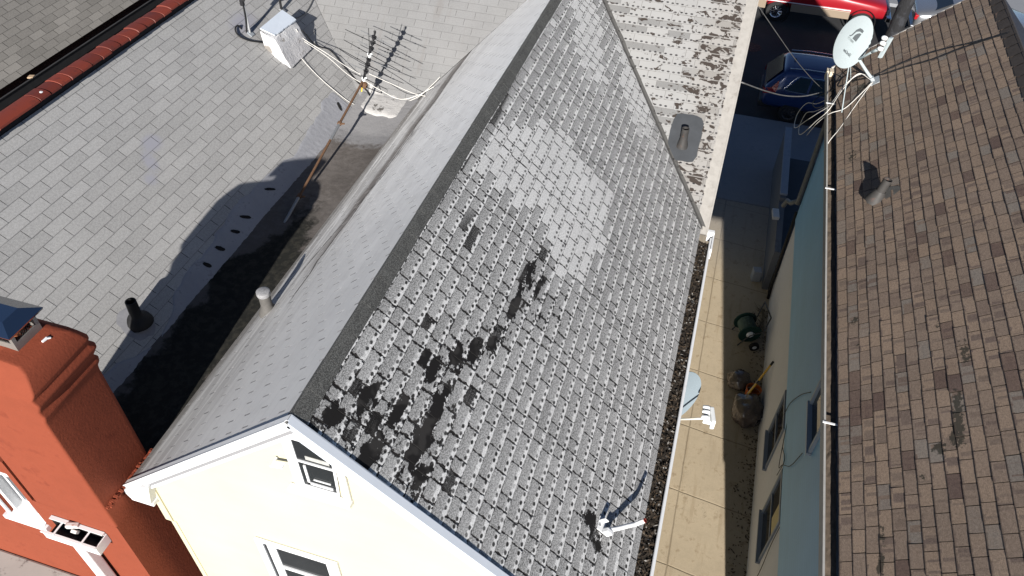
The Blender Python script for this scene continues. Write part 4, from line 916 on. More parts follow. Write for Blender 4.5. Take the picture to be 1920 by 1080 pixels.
    cable('overhead_wire', 'thick twisted service wire sagging low across the alley', [(.37, 10.05, 7.40), (.8, 11.2, 6.72), (1.2, 12.3, 6.11), (1.6, 13.2, 5.68), (1.98, 13.95, 5.42)], .010, simple('bare_wire', (.20, .20, .20), .45, .3, .8, 5), 'wire', g)
dish_one()
def dish_two():
    c = Vector((.375, 6.08, 5.25)); t = thing('satellite_dish', 'white satellite dish hanging below the gutter of the cream house over the alley', 'satellite dish', (.2, 6.1, 5.1))
    mb = MB(); side, up = dish_reflector(mb, c, .395, DN, .05); mb.build('reflector', simple('pale_glossy_dish', (.24, .29, .325), .18, 0, .05, 4, spec=.6, coat=.5), t, True, R(40))
    mb = MB(); mb.tube([(.06, 6.35, 5.05), (.14, 6.30, 5.1), (.32, 6.17, 5.24)], .024, 9); mb.obox((.068, 6.35, 5.05), (.014, .16, .2), Matrix.Identity(3), .004); mb.build('mast', GREYM, t, True, R(50))
    s = c - up * .34 + side * .06 + DN * .0; e = c + DN * .47 - up * .02 + Vector((.05, .03, .09)); mb = MB(); mb.tube([s, s.lerp(e, .5), e], [.016, .014, .014], 8); mb.build('feed_arm', simple('cream_arm', (.72, .68, .60), .45), t, True)
    mb = MB(); k = e + Vector((.07, .03, .0)); mb.obox(k, (.05, .22, .15), Matrix.Rotation(R(12), 3, 'Z'), .014); mb.obox(e + Vector((.02, 0, -.01)), (.09, .10, .06), Matrix.Identity(3), .01); hd = mb.build('feed_horn', DISHW, t)
    for dy in (.02, .085, -.06): mb = MB(); mb.lathe([(0, -.07), (.028, -.065), (.034, -.01), (.026, .02)], k + Vector((-.055, dy + .02, .03)), (1, .1, 0), 12); mb.build('horn_cap', DISHW, hd, True)
dish_two()
def bare_mount():
    t = thing('dish_mount', 'bare white dish mount with a bent tube left on the spotted roof', 'mount', mr(2.90, 3.46))
    a = mr(2.89, 3.46, .012); rot = Matrix.Rotation(R(42), 3, 'Y')
    mb = MB(); mb.obox(mr(2.88, 3.48, .010), (.09, .13, .010), rot, .003); mb.obox(mr(2.86, 3.50, .05), (.05, .012, .08), rot, .004); mb.obox(mr(2.93, 3.43, .05), (.07, .05, .07), rot, .012); mb.build('foot_plate', WHITE, t)
    P_ = [mr(2.93, 3.45, .05), mr(3.00, 3.50, .09), mr(3.07, 3.56, .13), mr(3.12, 3.60, .155), mr(3.135, 3.615, .18), mr(3.137, 3.622, .215), mr(3.14, 3.63, .26)]
    mb = MB(); mb.tube(spline(P_, 5), .021, 12, cap=False); mb.build('tube', WHITE, t, True, R(60))
    e = P_[-1]; d = (P_[-1] - P_[-2]).normalized(); mb = MB(); mb.lathe([(.0215, -.006), (.0215, .003), (.016, .003), (.016, -.03), (0, -.03)], e, d, 14); mb.build('tube_end', simple('red_rust_ring', (.22, .035, .025), .7, var=.4, sc=30), t)
    for k in (.0, .1): mb = MB(); mb.lathe([(.012, 0), (.012, .012), (0, .012)], mr(2.85 + k, 3.46, .012), (S42, 0, C42), 6); mb.build('bolt', GALV, t)
bare_mount()

# ------------------------------------------------------------------ antenna mast, cable poles and cables on the left roofs
def antenna():
    t = thing('tv_antenna', 'rusty mast with a tangled television antenna leaning over the dark valley', 'antenna', (-4.8, 6.34, 6.45))
    B, T0 = Vector((-4.80, 6.34, 6.47)), Vector((-4.86, 8.98, 7.06)); L = lambda k: B.lerp(T0, k)
    for a, b, r, m, nm in ((0, .16, .021, GALV, 'mast'), (.16, .55, .017, RUST, 'mast'), (.55, .68, .020, GALV, 'mast'), (.68, 1.03, .017, RUST, 'mast')):
        mb = MB(); mb.tube([L(a), L(b)], r, 10); mb.build(nm, m, t, True, R(60))
    for k in (.17, .67): mb = MB(); mb.tube([L(k - .008), L(k + .008)], .032, 8); mb.obox(L(k) + Vector((.03, 0, .0)), (.09, .02, .02), Matrix.Rotation(.4, 3, 'Z'), .003); mb.build('clamp', RUST, t)
    P0, P1 = Vector((-4.87, 8.98, 7.0)), Vector((-4.57, 8.95, 7.84)); D = Vector((.95, -.30, -.12)).normalized(); X = D.cross((P1 - P0).normalized()).normalized()
    mb = MB(); mb.tube([P0, P1], .012, 8); mb.tube([P0 + X * .03, P0.lerp(P1, .7) + X * .035], .009, 6); boom = mb.build('boom', BLACKP, t)
    rg = random.Random(5)
    for k, (s, l, off) in enumerate(((.12, .42, .0), (.27, .48, .08), (.40, .50, -.06), (.5, .30, .05), (.60, .52, .03), (.72, .26, 0), (.83, .50, -.02), (.93, .30, .05))):
        c = P0.lerp(P1, s); d = (D + Vector((0, rg.uniform(-.05, .05), rg.uniform(-.06, .06)))).normalized(); mb = MB()
        mb.tube([c - d * (l - off), c, c + d * (l + off)], [.0045, .0055, .0045], 6)
        for q in (-.4, .55): mb.lathe([(.009, -.01), (.009, .01)], c + d * l * q, d, 6)
        mb.build('element', GALV if k % 2 else BLACKP, boom)
        mb = MB(); mb.obox(c, (.075, .03, .04), Matrix.Rotation(rg.uniform(-.5, .5), 3, 'Z'), .006); mb.lathe([(.0, -.02), (.02, -.015), (.022, .015), (0, .02)], c + X * .04 + d * .03, X, 8); mb.build('insulator', BLACKP if k % 4 else DISHW, boom)
    mb = MB(); mb.lathe([(0, -.02), (.018, -.012), (.018, .012), (0, .02)], P1 + Vector((0, 0, .02)), (0, 0, 1), 10); mb.tube([P0.lerp(P1, .75) + X * .05, P1 + X * .05 + Vector((-.05, 0, .08))], .005, 5); mb.build('tip', BLACKP, boom, True)
    mb = MB(); mb.lathe([(.03, -.06), (.05, -.02), (.05, .02), (.02, .05)], P0 + Vector((.03, -.02, .0)), D, 10); mb.build('rotor_box', RUST, t)
    mb = MB(); mb.lathe([(.014, -.03), (.014, .03)], P0 + Vector((.02, -.10, -.03)), (0, .5, 1), 8); mb.build('yellow_tag', simple('yellow_tape', (.75, .50, .05), .5), t)
    mb = MB(); mb.tube([P0 + Vector((.0, .0, -.03)), (-4.80, 9.42, 6.62)], .007, 6); mb.tube([P0 + Vector((-.02, .03, 0)), (-4.98, 9.35, 6.56)], .006, 6); mb.build('strut', BLACKP, t)
antenna()
def left_cables():
    def cable(label, pts, r, mat, group='cables strung from the white chimney to the antenna'):
        mb = MB(); mb.tube(spline(pts, 8), r, 6); return tag(mb.build('cable', mat, None, True), label, 'cable', group)
    a = Vector((-5.93, 9.34, 7.34))
    cable('upper white cable strung taut from the white chimney to the antenna', [(-6.02, 9.3, 7.52), (-5.95, 9.34, 7.36), (-5.6, 9.3, 7.22), (-5.2, 9.15, 7.14), (-4.9, 9.0, 7.14)], .0048, COAX_W)
    cable('middle white cable strung from the white chimney toward the antenna foot', [(-5.93, 9.32, 7.33), (-5.6, 9.35, 7.12), (-5.25, 9.25, 6.95), (-4.95, 9.2, 6.85), (-4.86, 9.0, 6.98)], .0045, COAX_W)
    cable('white cable lying on the shingles from the white chimney to the mortar patch', [(-6.02, 9.12, 7.50), (-5.93, 9.1, 7.24), lr(-5.7, 9.05, .02), lr(-5.4, 9.03, .02), lr(-5.15, 9.07, .02), (-4.98, 9.15, 6.56)], .0045, COAX_W)
    cable('black cable lying across the valley from the white chimney to the mortar patch', [(-6.0, 9.42, 7.45), lr(-5.9, 9.55, .02), lr(-5.75, 9.68, .02), lr(-5.5, 9.60, .02), lw(-5.25, 9.50, .03), lw(-5.0, 9.38, .03), (-4.9, 9.22, 6.58)], .009, BLACKR)
    g = 'loose white cable ends draped from the antenna'
    cable('white cable drooping from the antenna and curling up in mid air', [(-4.86, 9.0, 7.05), (-4.6, 8.98, 6.95), (-4.3, 8.95, 6.88), (-4.05, 9.0, 6.95), (-3.8, 9.08, 7.1)], .0048, COAX_W, g)
    cable('white cable lying over the mortar patch and up the cross slope', [lw(-4.65, 9.32, .04), lw(-4.4, 9.35, .03), lw(-4.2, 9.45, .03), lw(-4.05, 9.6, .03), lw(-3.95, 9.72, .03)], .0045, COAX_W, g)
    cable('thin white cable stretched from the antenna over the cross slope', [(-4.85, 9.0, 7.2), (-4.5, 9.1, 7.02), (-4.2, 9.2, 6.86), (-4.0, 9.3, 6.78)], .0045, COAX_W, g)
    # cable pole beside the white chimney
    t = thing('cable_pole', 'slim grey pole with hanging black cables beside the white chimney', 'pole', lr(-6.47, 8.82))
    mb = MB(); mb.tube([lr(-6.47, 8.82), lr(-6.47, 8.82) + Vector((.02, .0, 1.15))], .014, 8); mb.build('pole', simple('grey_pole', (.45, .46, .47), .5, .3, .1, 9), t)
    mb = MB(); mb.obox(lr(-6.47, 8.82, .01), (.10, .08, .012), Matrix.Rotation(R(38), 3, 'Y'), .003); mb.build('foot_plate', GREYM, t)
    mb = MB(); mb.obox((-6.47, 8.80, 8.06), (.05, .05, .09), Matrix.Identity(3), .01); mb.obox((-6.43, 8.78, 8.12), (.05, .05, .06), Matrix.Rotation(.4, 3, 'Z'), .012); mb.build('junction_box', BLACKP, t)
    mb = MB(); mb.tube(spline([(-6.46, 8.80, 8.05), (-6.47, 8.79, 7.8), (-6.52, 8.78, 7.58), lr(-6.60, 8.76, .03), lr(-6.60, 8.66, .03), lr(-6.52, 8.60, .03), lr(-6.42, 8.66, .03), lr(-6.36, 8.74, .03), (-6.27, 8.80, 7.5)], 8), .011, 7); mb.build('cable', BLACKR, t, True)
    t = thing('guy_post', 'short black post standing on the shingles behind the white chimney', 'post', lr(-6.44, 9.66))
    mb = MB(); mb.tube([lr(-6.44, 9.66), lr(-6.44, 9.66) + Vector((.03, 0, 1.1))], .018, 8); mb.build('post', BLACKP, t)
    mb = MB(); mb.obox(lr(-6.44, 9.66, .02), (.09, .07, .03), Matrix.Rotation(R(38), 3, 'Y'), .006); mb.build('foot_plate', GALV, t)
    cable('pair of grey wires running up the shingles from the white chimney', [lr(-6.3, 9.6, .02), lr(-6.25, 9.9, .02), lr(-6.28, 10.2, .02), lr(-6.35, 10.5, .02)], .007, simple('grey_wire_sheath', (.14, .14, .14), .5), None)
left_cables()

# ------------------------------------------------------------------ alley: porch wall, hose reel, bags, tool
def alley_things():
    t = thing('porch', 'grey cement side wall and dark porch floor in front of the blue house', 'porch', (2.6, 17, 0))
    mb = MB(); x0, x1 = 2.16, 2.30
    mb.prism([(x0, y, z) for y, z in ((14.3, 0), (19.4, 0), (19.4, 1.36), (16.2, 1.36), (16.2, 1.25), (14.3, 1.20))], (x1 - x0, 0, 0)); mb.build('side_wall', CEMENT, t)
    mb = MB(); mb.box((x0 - .02, 16.3, 1.363), (x1 + .02, 19.42, 1.42), bev=.01); mb.build('wall_cap', simple('pale_cap_stone', (.24, .27, .32), .8, var=.15, sc=8), t)
    mb = MB(); mb.box((2.31, 14.2, 0), (6.2, 19.3, .55)); mb.build('floor', simple('dark_porch_floor', (.06, .065, .075), .8, var=.3, sc=3), t)
    mb = MB(); mb.obox((2.10, 15.6, 1.28), (.16, .34, .10), Matrix.Rotation(.1, 3, 'Z'), .02); mb.build('splash_block', simple('white_plastic_block', (.5, .5, .5), .6), t)
    mb = MB(); mb.obox((1.98, 14.6, .16), (.20, .20, .32), Matrix.Rotation(.2, 3, 'Z'), .015); tag(mb.build('meter_box', simple('grey_box', (.34, .36, .39), .6)), 'small pale grey box on the shaded alley floor beside the porch wall', 'box')
    # dried weeds against the wall
    mb = MB(); rg = random.Random(15)
    for k in range(46):
        b = Vector((2.24 + rg.uniform(-.06, .05), 13.2 + rg.uniform(-.5, .45), 0)); d = Vector((rg.uniform(-.8, .1), rg.uniform(-.5, .5), rg.uniform(.3, 1))) * rg.uniform(.15, .42)
        mb.tube([b, b + d * .5 + Vector((0, 0, .03)), b + d], [.006, .005, .003], 4)
    tag(mb.build('dry_weeds', simple('dry_stems', (.22, .19, .14), .9, var=.4, sc=20)), 'dry brown weeds at the foot of the wall by the black drain pipe', 'weeds')
    # hose reel
    t = thing('hose_reel', 'dark green hose reel cart standing in the shaded alley', 'hose reel', (1.95, 12.45, 0))
    GREEN = simple('dark_green_plastic', (.012, .04, .034), .45, var=.15, sc=9); ax = Vector((.35, -1, .0)).normalized(); c = Vector((1.88, 12.55, .36))
    mb = MB()
    for s in (-.20, .20): mb.lathe([(.0, -.012), (.25, -.012), (.26, 0), (.25, .012), (0, .012)], c + ax * s, ax, 28)
    mb.lathe([(.10, -.2), (.10, .2)], c, ax, 20); dr = mb.build('drum', GREEN, t, True, R(40))
    mb = MB(); pts = [c + ax * (-.17 + .34 * (i % 60) / 60) + (ax.orthogonal().normalized() * math.cos(i * .55) + ax.cross(ax.orthogonal().normalized()) * math.sin(i * .55)) * (.15 + .015 * (i // 60)) for i in range(180)]; mb.tube(pts, .013, 5); mb.build('hose', simple('grey_green_hose', (.10, .15, .13), .5, var=.2, sc=12), dr, True)
    for s in (.215,): mb = MB(); mb.lathe([(.0, 0), (.085, 0), (.09, .012), (.06, .03), (0, .03)], c + ax * s, ax, 20); mb.build('hub', DISHW, dr, True)
    mb = MB()
    for s in (-.24, .24): mb.tube([c + ax * s + Vector((-.2, -.05, -.34)), c + ax * s, c + ax * s + Vector((.25, .07, .1)), c + ax * s + Vector((.3, .1, .55))], .016, 7)
    mb.tube([c - ax * .24 + Vector((.3, .1, .55)), c + ax * .24 + Vector((.3, .1, .55))], .016, 7); mb.build('frame', simple('dark_cart_frame', (.05, .055, .06), .5), t, True)
    for dx, dy, r in ((.22, -.30, .11), (.16, .24, .11)):
        mb = MB(); p = Vector((c.x + dx, c.y + dy, r)); mb.lathe([(.04, -.03), (r, -.03), (r, .03), (.04, .03)], p, ax, 20); w = mb.build('wheel', BLACKR, t, True, R(40)); mb = MB(); mb.lathe([(.0, .025), (.05, .033), (.0, .034)], p, ax, 14); mb.build('hub', DISHW if dx > .2 else GREYM, w)
    mb = MB(); rg = random.Random(33)
    for k in range(420):
        e = rg.random() ** 2; p = Vector((2.35 - e * .35, rg.uniform(5.5, 13.6), .008 + rg.uniform(0, .02))); a = rg.uniform(0, 6.28); l = rg.uniform(.01, .045); w = rg.uniform(.006, .018)
        d = Vector((math.cos(a), math.sin(a), rg.uniform(-.2, .3))) * l; q = Vector((-math.sin(a), math.cos(a), rg.uniform(-.2, .3))) * w; mb.face([p - d, p + q, p + d, p - q])
    lt = mb.build('leaf_litter', simple('brown_leaf_bits', (.10, .075, .05), .9, var=.7, sc=14)); lt['kind'] = 'stuff'; tag(lt, 'brown leaf litter swept against the foot of the white alley wall', 'leaf litter')
    # bags
    def lump(c, r, seed, sq=(1, 1, .8)):
        bm = bmesh.new(); bmesh.ops.create_icosphere(bm, subdivisions=4, radius=1)
        def f(p):
            k = 1 + .22 * mnoise.noise(p * 1.6 + Vector((seed, 0, 0))) + .10 * mnoise.noise(p * 5 + Vector((0, seed, 0))) + .05 * abs(mnoise.noise(p * 11))
            q = Vector((p.x * sq[0], p.y * sq[1], p.z * sq[2])) * r * k; q.z = max(q.z, -r * sq[2] * .72); return Vector(c) + q
        mb = MB(); mb.bm(bm, f); return mb
    BAG = simple('clear_rubbish_bag', (.085, .065, .055), .25, var=.5, sc=7, spec=.6, dirt=((.26, .25, .24), 11, .6))
    mb = lump((2.07, 10.35, .22), .32, 3, (1, 1.1, .85)); tag(mb.build('rubbish_bag', BAG, None, True), 'clear rubbish bag full of brown leaves, nearer the camera than the orange bucket', 'rubbish bag', 'rubbish bags in the alley')
    mb = lump((1.86, 11.15, .16), .24, 8, (1, 1, .75)); tag(mb.build('rubbish_bag', BAG, None, True), 'smaller flattened rubbish bag just beyond the orange bucket', 'rubbish bag', 'rubbish bags in the alley')
    t = thing('bucket', 'orange plastic bucket between the rubbish bags against the white wall', 'bucket', (2.12, 10.78, 0))
    mb = MB(); mb.lathe([(0, .01), (.12, .01), (.15, .36), (.158, .36), (.158, .385), (.145, .385), (.115, .03), (0, .03)], (2.12, 10.78, 0), (.05, .1, 1), 24); mb.build('pail', simple('orange_plastic', (.55, .13, .025), .5), t, True, R(40))
    mb = MB(); mb.tube([(2.12 + .15 * math.cos(a), 10.78 + .1 * math.sin(a) - .05, .36 + .03 * math.sin(a)) for a in [i * .26 for i in range(13)]], .004, 5); mb.build('handle', GALV, t)
    t = thing('shovel', 'yellow handled shovel leaning from the bucket against the white wall', 'shovel', (2.05, 10.7, 0))
    a, b = Vector((1.98, 10.55, .30)), Vector((2.345, 11.05, 1.05)); mb = MB(); mb.tube([a, a.lerp(b, .42)], .020, 8); mb.tube([a.lerp(b, .5), a.lerp(b, .9)], .022, 8); mb.build('handle', simple('yellow_fibreglass', (.72, .42, .05), .45), t)
    mb = MB(); mb.tube([a.lerp(b, .9), b], .024, 8); mb.build('grip', BLACKR, t)
    mb = MB(); mb.tube([a.lerp(b, .40), a.lerp(b, .52)], .018, 8); mb.build('ferrule', BLACKR, t)
    mb = MB(); mb.tube([a + Vector((.03, .1, .05)), b + Vector((-.02, -.02, -.02))], .011, 6); mb.obox(a + Vector((-.05, -.1, -.14)), (.16, .02, .24), Matrix.Rotation(.5, 3, 'X'), .008); mb.build('blade', GALV, t)
alley_things()

# ------------------------------------------------------------------ parked cars and street tree
TYRE = simple('tyre_rubber', (.02, .02, .021), .8, var=.2, sc=20)
CHROME = simple('chrome', (.62, .62, .63), .16, 1.0, .05, 9)
CARGLASS = simple('tinted_car_glass', (.01, .012, .014), .05, var=.2, sc=3, spec=.7)
def paint(name, col, metal=.3, rough=.28): return simple(name, col, rough, metal, .05, 4, spec=.5, coat=.8)
def car(t, org, st, bodymat, sub=2):
    """st: stations (x, [(half width, z) from sill up to roof]); lofted, mirrored and smoothed."""
    ox, oy, oz = org; vs, fs = [], []; n = len(st[0][1]); m = 2 * n
    for x, ring in st:
        for w, z in ring: vs.append((ox + x, oy - w, oz + z))
        for w, z in reversed(ring): vs.append((ox + x, oy + w, oz + z))
    for i in range(len(st) - 1):
        for k in range(m): fs.append([i * m + k, (i + 1) * m + k, (i + 1) * m + (k + 1) % m, i * m + (k + 1) % m])
    fs.append(list(range(m))); fs.append([(len(st) - 1) * m + k for k in range(m)][::-1])
    mb = MB(); mb.raw(vs, fs); o = mb.build('body', bodymat, t, True); s = o.modifiers.new('s', 'SUBSURF'); s.levels = sub; s.render_levels = sub
    return o
def wheel(t, c, r, w, rim):
    mb = MB(); mb.lathe([(r * .62, -w / 2), (r * .93, -w / 2), (r, -w * .3), (r, w * .3), (r * .93, w / 2), (r * .62, w / 2)], c, (0, 1, 0), 32); wh = mb.build('wheel', TYRE, t, True, R(50))
    for sg in (-1,):
        mb = MB(); k = sg * w / 2; mb.lathe([(r * .64, k * .85), (r * .60, k * 1.04), (r * .55, k * .98), (r * .50, k * .7), (r * .22, k * .8), (r * .16, k * 1.05), (0, k * 1.08)], c, (0, 1, 0), 32)
        for j in range(10):
            a = j * .6283; p = Vector((math.cos(a), 0, math.sin(a))); mb.tube([Vector(c) + p * r * .18 + Vector((0, k * .92, 0)), Vector(c) + p * r * .54 + Vector((0, k * .88, 0))], r * .045, 5)
        mb.build('rim', rim, wh, True, R(40))
    return wh
def suv():
    org = (1.50, 23.22, -.13); ox, oy, oz = org; t = thing('parked_car', 'dark blue sport utility car parked in the shade along the near kerb', 'car', (3.8, 23.22, -.13), 'cars parked in the street')
    st = [(0.0, [(.74, .42), (.80, .62), (.82, .90), (.78, .98), (.70, 1.0)]), (.06, [(.84, .36), (.90, .62), (.88, .98), (.82, 1.06), (.70, 1.10)]), (.28, [(.88, .32), (.925, .65), (.905, 1.02), (.78, 1.30), (.62, 1.36)]), (.52, [(.88, .30), (.925, .66), (.91, 1.05), (.74, 1.54), (.58, 1.61)]),
          (.60, [(.88, .30), (.925, .66), (.91, 1.05), (.73, 1.56), (.57, 1.645)]), (1.5, [(.88, .28), (.93, .66), (.92, 1.04), (.72, 1.60), (.55, 1.70)]), (2.5, [(.88, .28), (.93, .66), (.92, 1.0), (.71, 1.57), (.55, 1.67)]), (3.2, [(.88, .28), (.92, .66), (.90, .99), (.74, 1.25), (.60, 1.32)]),
          (3.6, [(.88, .30), (.92, .66), (.88, .97), (.78, 1.06), (.60, 1.10)]), (4.3, [(.84, .32), (.88, .62), (.82, .86), (.70, .94), (.5, .97)]), (4.6, [(.66, .40), (.72, .6), (.66, .76), (.55, .82), (.4, .84)])]
    car(t, org, st, paint('dark_blue_paint', (.012, .035, .135)))
    for x in (.93, 3.6):
        for s in (-1, 1): wheel(t, (ox + x, oy + s * .80, oz + .345), .345, .22, simple('dark_alloy', (.06, .06, .065), .4, .6) if x < 2 and s < 0 else GREYM)
    def side_pt(x, k, off=.012):     # point on the glass band, k: 0 belt .. 1 roof rail
        y = .915 + (.735 - .915) * k; z = 1.06 + (1.53 - 1.06) * k; return Vector((ox + x, oy - y - off, oz + z + off * .4))
    for a, b, c_, d in ((.62, 1.25, .98, 1.30), (1.32, 2.30, 1.37, 2.28), (2.36, 3.15, 2.34, 2.80)):
        mb = MB(); mb.face([side_pt(a, .06), side_pt(b, .06), side_pt(d, .9), side_pt(c_, .9)]); mb.build('side_window', CARGLASS, t)
    mb = MB(); mb.tube(spline([side_pt(3.2, .02, .02), side_pt(2.2, .0, .02), side_pt(1.0, .02, .02), side_pt(.60, .10, .02), side_pt(.68, .35, .02), side_pt(.92, .92, .02), side_pt(1.3, .97, .02), side_pt(2.3, .98, .02)], 5), .012, 5); mb.build('window_trim', CHROME, t)
    mb = MB(); mb.face([(ox + .015, oy - .66, oz + 1.08), (ox + .015, oy + .66, oz + 1.08), (ox + .42, oy + .56, oz + 1.57), (ox + .42, oy - .56, oz + 1.57)][::-1]); mb.build('rear_window', CARGLASS, t)
    for s in (-1, 1):
        mb = MB(); mb.prism([(ox + .40, oy + s * .80, oz + 1.30), (ox + .22, oy + s * .90, oz + 1.08), (ox + .02, oy + s * .80, oz + .98), (ox - .02, oy + s * .58, oz + .98), (ox - .02, oy + s * .58, oz + .90), (ox + .02, oy + s * .88, oz + .88), (ox + .36, oy + s * .955, oz + .98), (ox + .40, oy + s * .90, oz + 1.12)], (0, 0, .03)); mb.build('tail_light', simple('red_lens', (.30, .008, .012), .15, spec=.6), t)
        mb = MB(); mb.tube(spline([(ox + .62, oy + s * .62, oz + 1.66), (ox + 1.2, oy + s * .62, oz + 1.70), (ox + 2.4, oy + s * .62, oz + 1.69)], 5), .018, 6); mb.build('roof_rail', CHROME, t)
    mb = MB(); mb.lathe([(.0, .05), (.03, .03), (.05, 0)], (ox + .75, oy, oz + 1.67), (.4, 0, 1), 8); mb.build('aerial', BLACKP, t)
    mb = MB(); mb.box((ox - .05, oy - .85, oz + .40), (ox + .3, oy + .85, oz + .60), bev=.04); mb.build('bumper', BLACKP, t)
suv()
def truck():
    org = (.30, 30.55, -.13); ox, oy, oz = org; t = thing('parked_truck', 'red and tan pickup truck parked across the street, half in the sun', 'truck', (3, 30.55, -.13), 'cars parked in the street')
    st = [(0, [(.80, .55), (.88, .75), (.90, 1.0), (.84, 1.10), (.5, 1.10)]), (.05, [(.86, .45), (.95, .75), (.95, 1.05), (.86, 1.16), (.5, 1.16)]), (1.2, [(.88, .42), (.97, .75), (.97, 1.08), (.86, 1.20), (.5, 1.20)]), (1.75, [(.88, .42), (.97, .75), (.97, 1.10), (.86, 1.22), (.5, 1.22)]), (1.85, [(.88, .42), (.97, .75), (.97, 1.12), (.76, 1.72), (.5, 1.78)]),
          (2.9, [(.88, .42), (.97, .75), (.97, 1.12), (.76, 1.74), (.5, 1.80)]), (3.5, [(.88, .42), (.97, .75), (.96, 1.12), (.88, 1.22), (.5, 1.26)]), (4.6, [(.88, .45), (.96, .75), (.94, 1.06), (.84, 1.14), (.5, 1.17)]), (5.15, [(.86, .45), (.92, .72), (.90, .96), (.80, 1.04), (.45, 1.07)]), (5.3, [(.80, .5), (.84, .72), (.80, .9), (.7, .98), (.4, 1.0)])]
    b = car(t, org, st, paint('red_truck_paint', (.30, .010, .018), .1), 2)
    for x in (1.38, 4.42):
        for s in (-1, 1): wheel(t, (ox + x, oy + s * .84, oz + .385), .385, .25, CHROME)
    mb = MB(); mb.box((ox + .02, oy - .985, oz + .46), (ox + .95, oy - .95, oz + .78), bev=.012); mb.box((ox + 1.86, oy - .985, oz + .46), (ox + 3.95, oy - .95, oz + .74), bev=.012); mb.build('lower_panel', paint('tan_truck_paint', (.30, .24, .18), .1), t)
    mb = MB(); mb.box((ox + .05, oy - .992, oz + .775), (ox + 3.95, oy - .955, oz + .80)); mb.build('trim_strip', WHITE, t)
    for x in (1.38, 4.42): mb = MB(); mb.lathe([(.50, -.02), (.46, .02), (.46, -.02)], (ox + x, oy - .965, oz + .40), (0, 1, 0), 28); mb.build('wheel_arch', BLACKP, t)
    mb = MB(); mb.face([(ox + 1.98, oy - .955, oz + 1.18), (ox + 3.25, oy - .955, oz + 1.18), (ox + 2.9, oy - .80, oz + 1.66), (ox + 1.98, oy - .80, oz + 1.66)]); mb.build('side_window', CARGLASS, t)
    mb = MB(); mb.box((ox + 5.22, oy - .88, oz + .50), (ox + 5.42, oy + .88, oz + .66), bev=.03); mb.build('bumper', CHROME, t)
    for s in (-1, 1): mb = MB(); mb.box((ox + 5.18, oy + s * .7 - .14, oz + .74), (ox + 5.30, oy + s * .7 + .14, oz + .92), bev=.02); mb.build('headlight', simple('lens', (.5, .5, .48), .15, spec=.6), t)
truck()
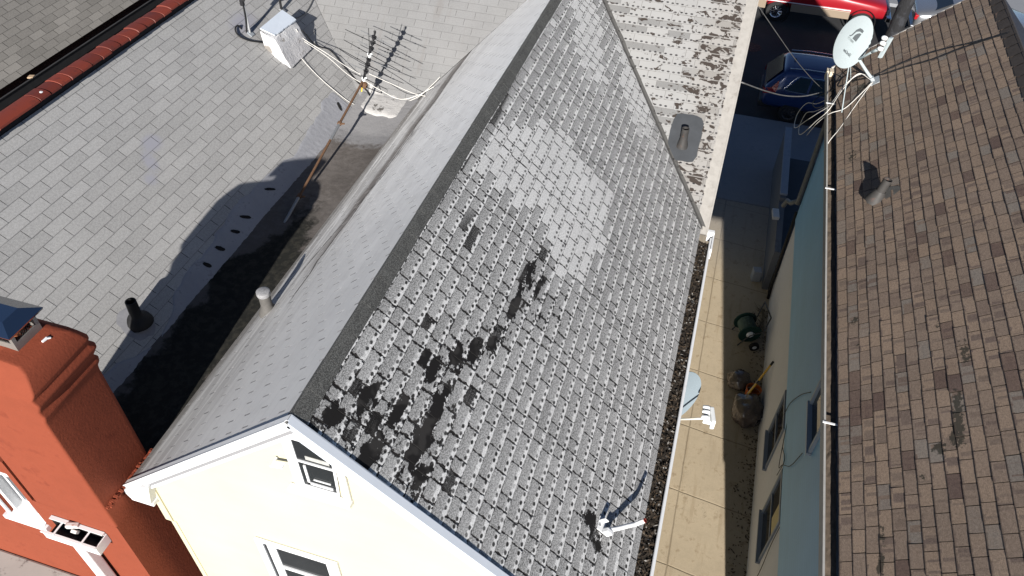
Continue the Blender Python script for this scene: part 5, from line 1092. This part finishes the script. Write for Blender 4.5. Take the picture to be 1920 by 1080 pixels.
def silver_car():
    org = (6.45, 30.45, -.13); ox, oy, oz = org; t = thing('parked_car', 'silver car parked behind the tree trunk past the brown roof corner', 'car', (8.6, 30.45, -.13), 'cars parked in the street')
    st = [(0, [(.70, .45), (.78, .62), (.80, .86), (.74, .94), (.5, .96)]), (.06, [(.82, .36), (.88, .62), (.88, .94), (.78, 1.02), (.5, 1.05)]), (.7, [(.86, .32), (.91, .64), (.90, .98), (.78, 1.10), (.5, 1.14)]), (1.25, [(.86, .30), (.91, .64), (.90, .99), (.66, 1.40), (.45, 1.44)]), (2.5, [(.86, .30), (.91, .64), (.90, .97), (.66, 1.43), (.45, 1.48)]), (3.3, [(.86, .30), (.90, .64), (.88, .94), (.80, 1.02), (.5, 1.05)]), (4.2, [(.82, .32), (.86, .6), (.8, .80), (.7, .86), (.4, .9)]), (4.5, [(.6, .4), (.66, .56), (.6, .7), (.5, .75), (.3, .77)])]
    car(t, org, st, paint('silver_paint', (.36, .37, .39), .7, .25))
    for x in (.95, 3.5):
        for s in (-1, 1): wheel(t, (ox + x, oy + s * .78, oz + .33), .33, .21, CHROME)
    for s in (-1, 1): mb = MB(); mb.box((ox - .02, oy + s * .72 - .12, oz + .78), (ox + .12, oy + s * .72 + .12, oz + .95), bev=.03); mb.build('tail_light', simple('red_lens', (.35, .01, .015), .15, spec=.6), t)
    mb = MB(); mb.face([(ox + 1.15, oy - .905, oz + 1.03), (ox + 2.9, oy - .90, oz + 1.01), (ox + 2.45, oy - .72, oz + 1.40), (ox + 1.45, oy - .72, oz + 1.38)]); mb.build('side_window', CARGLASS, t)
    mb = MB(); mb.face([(ox + .55, oy - .66, oz + 1.10), (ox + .55, oy + .66, oz + 1.10), (ox + 1.12, oy + .56, oz + 1.405), (ox + 1.12, oy - .56, oz + 1.405)][::-1]); mb.build('rear_window', CARGLASS, t)
    mb = MB(); mb.box((ox - .06, oy - .82, oz + .42), (ox + .2, oy + .82, oz + .56), bev=.03); mb.build('bumper', CHROME, t)
silver_car()
def tree():
    t = thing('street_tree', 'dark bark tree trunk at the kerb between the red truck and the silver car', 'tree', (5.75, 28.6, -.13)); rg = random.Random(22)
    mb = MB(); P_ = spline([(5.75, 28.6, -.15), (5.76, 28.62, .2), (5.80, 28.68, 1.6), (5.86, 28.8, 3.2), (5.95, 29.0, 4.6)], 8); r = [.30 - .13 * i / len(P_) + (.10 if i < 3 else 0) / (i + 1) for i in range(len(P_))]; mb.tube(P_, r, 16)
    mb.v = [tuple(Vector(v) + Vector((mnoise.noise(Vector(v) * 4), mnoise.noise(Vector(v) * 4 + Vector((5, 0, 0))), 0)) * .035) for v in mb.v]
    bk = M('dark_bark'); o = bk.obj(); n1 = bk.noise(bk.scale(o, (1, 1, .3)), 16, 5, .7); n2 = bk.noise(o, 3, 4); bk.bump(n1, 1, .04)
    bark = bk.set(bk.mix(bk.sm(n2, .5, .6) * .6, bk.tint(.5 + n1, (.022, .022, .024)), (.05, .052, .06)), .95); mb.build('trunk', bark, t, True)
    for k in range(5):
        a = k * 1.25 + .3; d = Vector((math.cos(a), math.sin(a), 1.2)).normalized(); b = Vector((5.90, 28.9, 3.8 + k * .15)); mb = MB(); mb.tube(spline([b, b + d * 1.2, b + d * 2.4 + Vector((0, 0, .5)), b + d * 3.4 + Vector((.2, 0, 1.3))], 5), [.10 - .0055 * i for i in range(16)], 7)
        for q in range(7):
            s = b + d * rg.uniform(1.2, 3.2) + Vector((0, 0, .3)); e = Vector((rg.uniform(-1, 1), rg.uniform(-1, 1), rg.uniform(.2, 1))) * .8; mb.tube([s, s + e * .5 + Vector((0, 0, .1)), s + e], [.02, .012, .005], 4)
        mb.build('limb', bark, t, True)
tree()
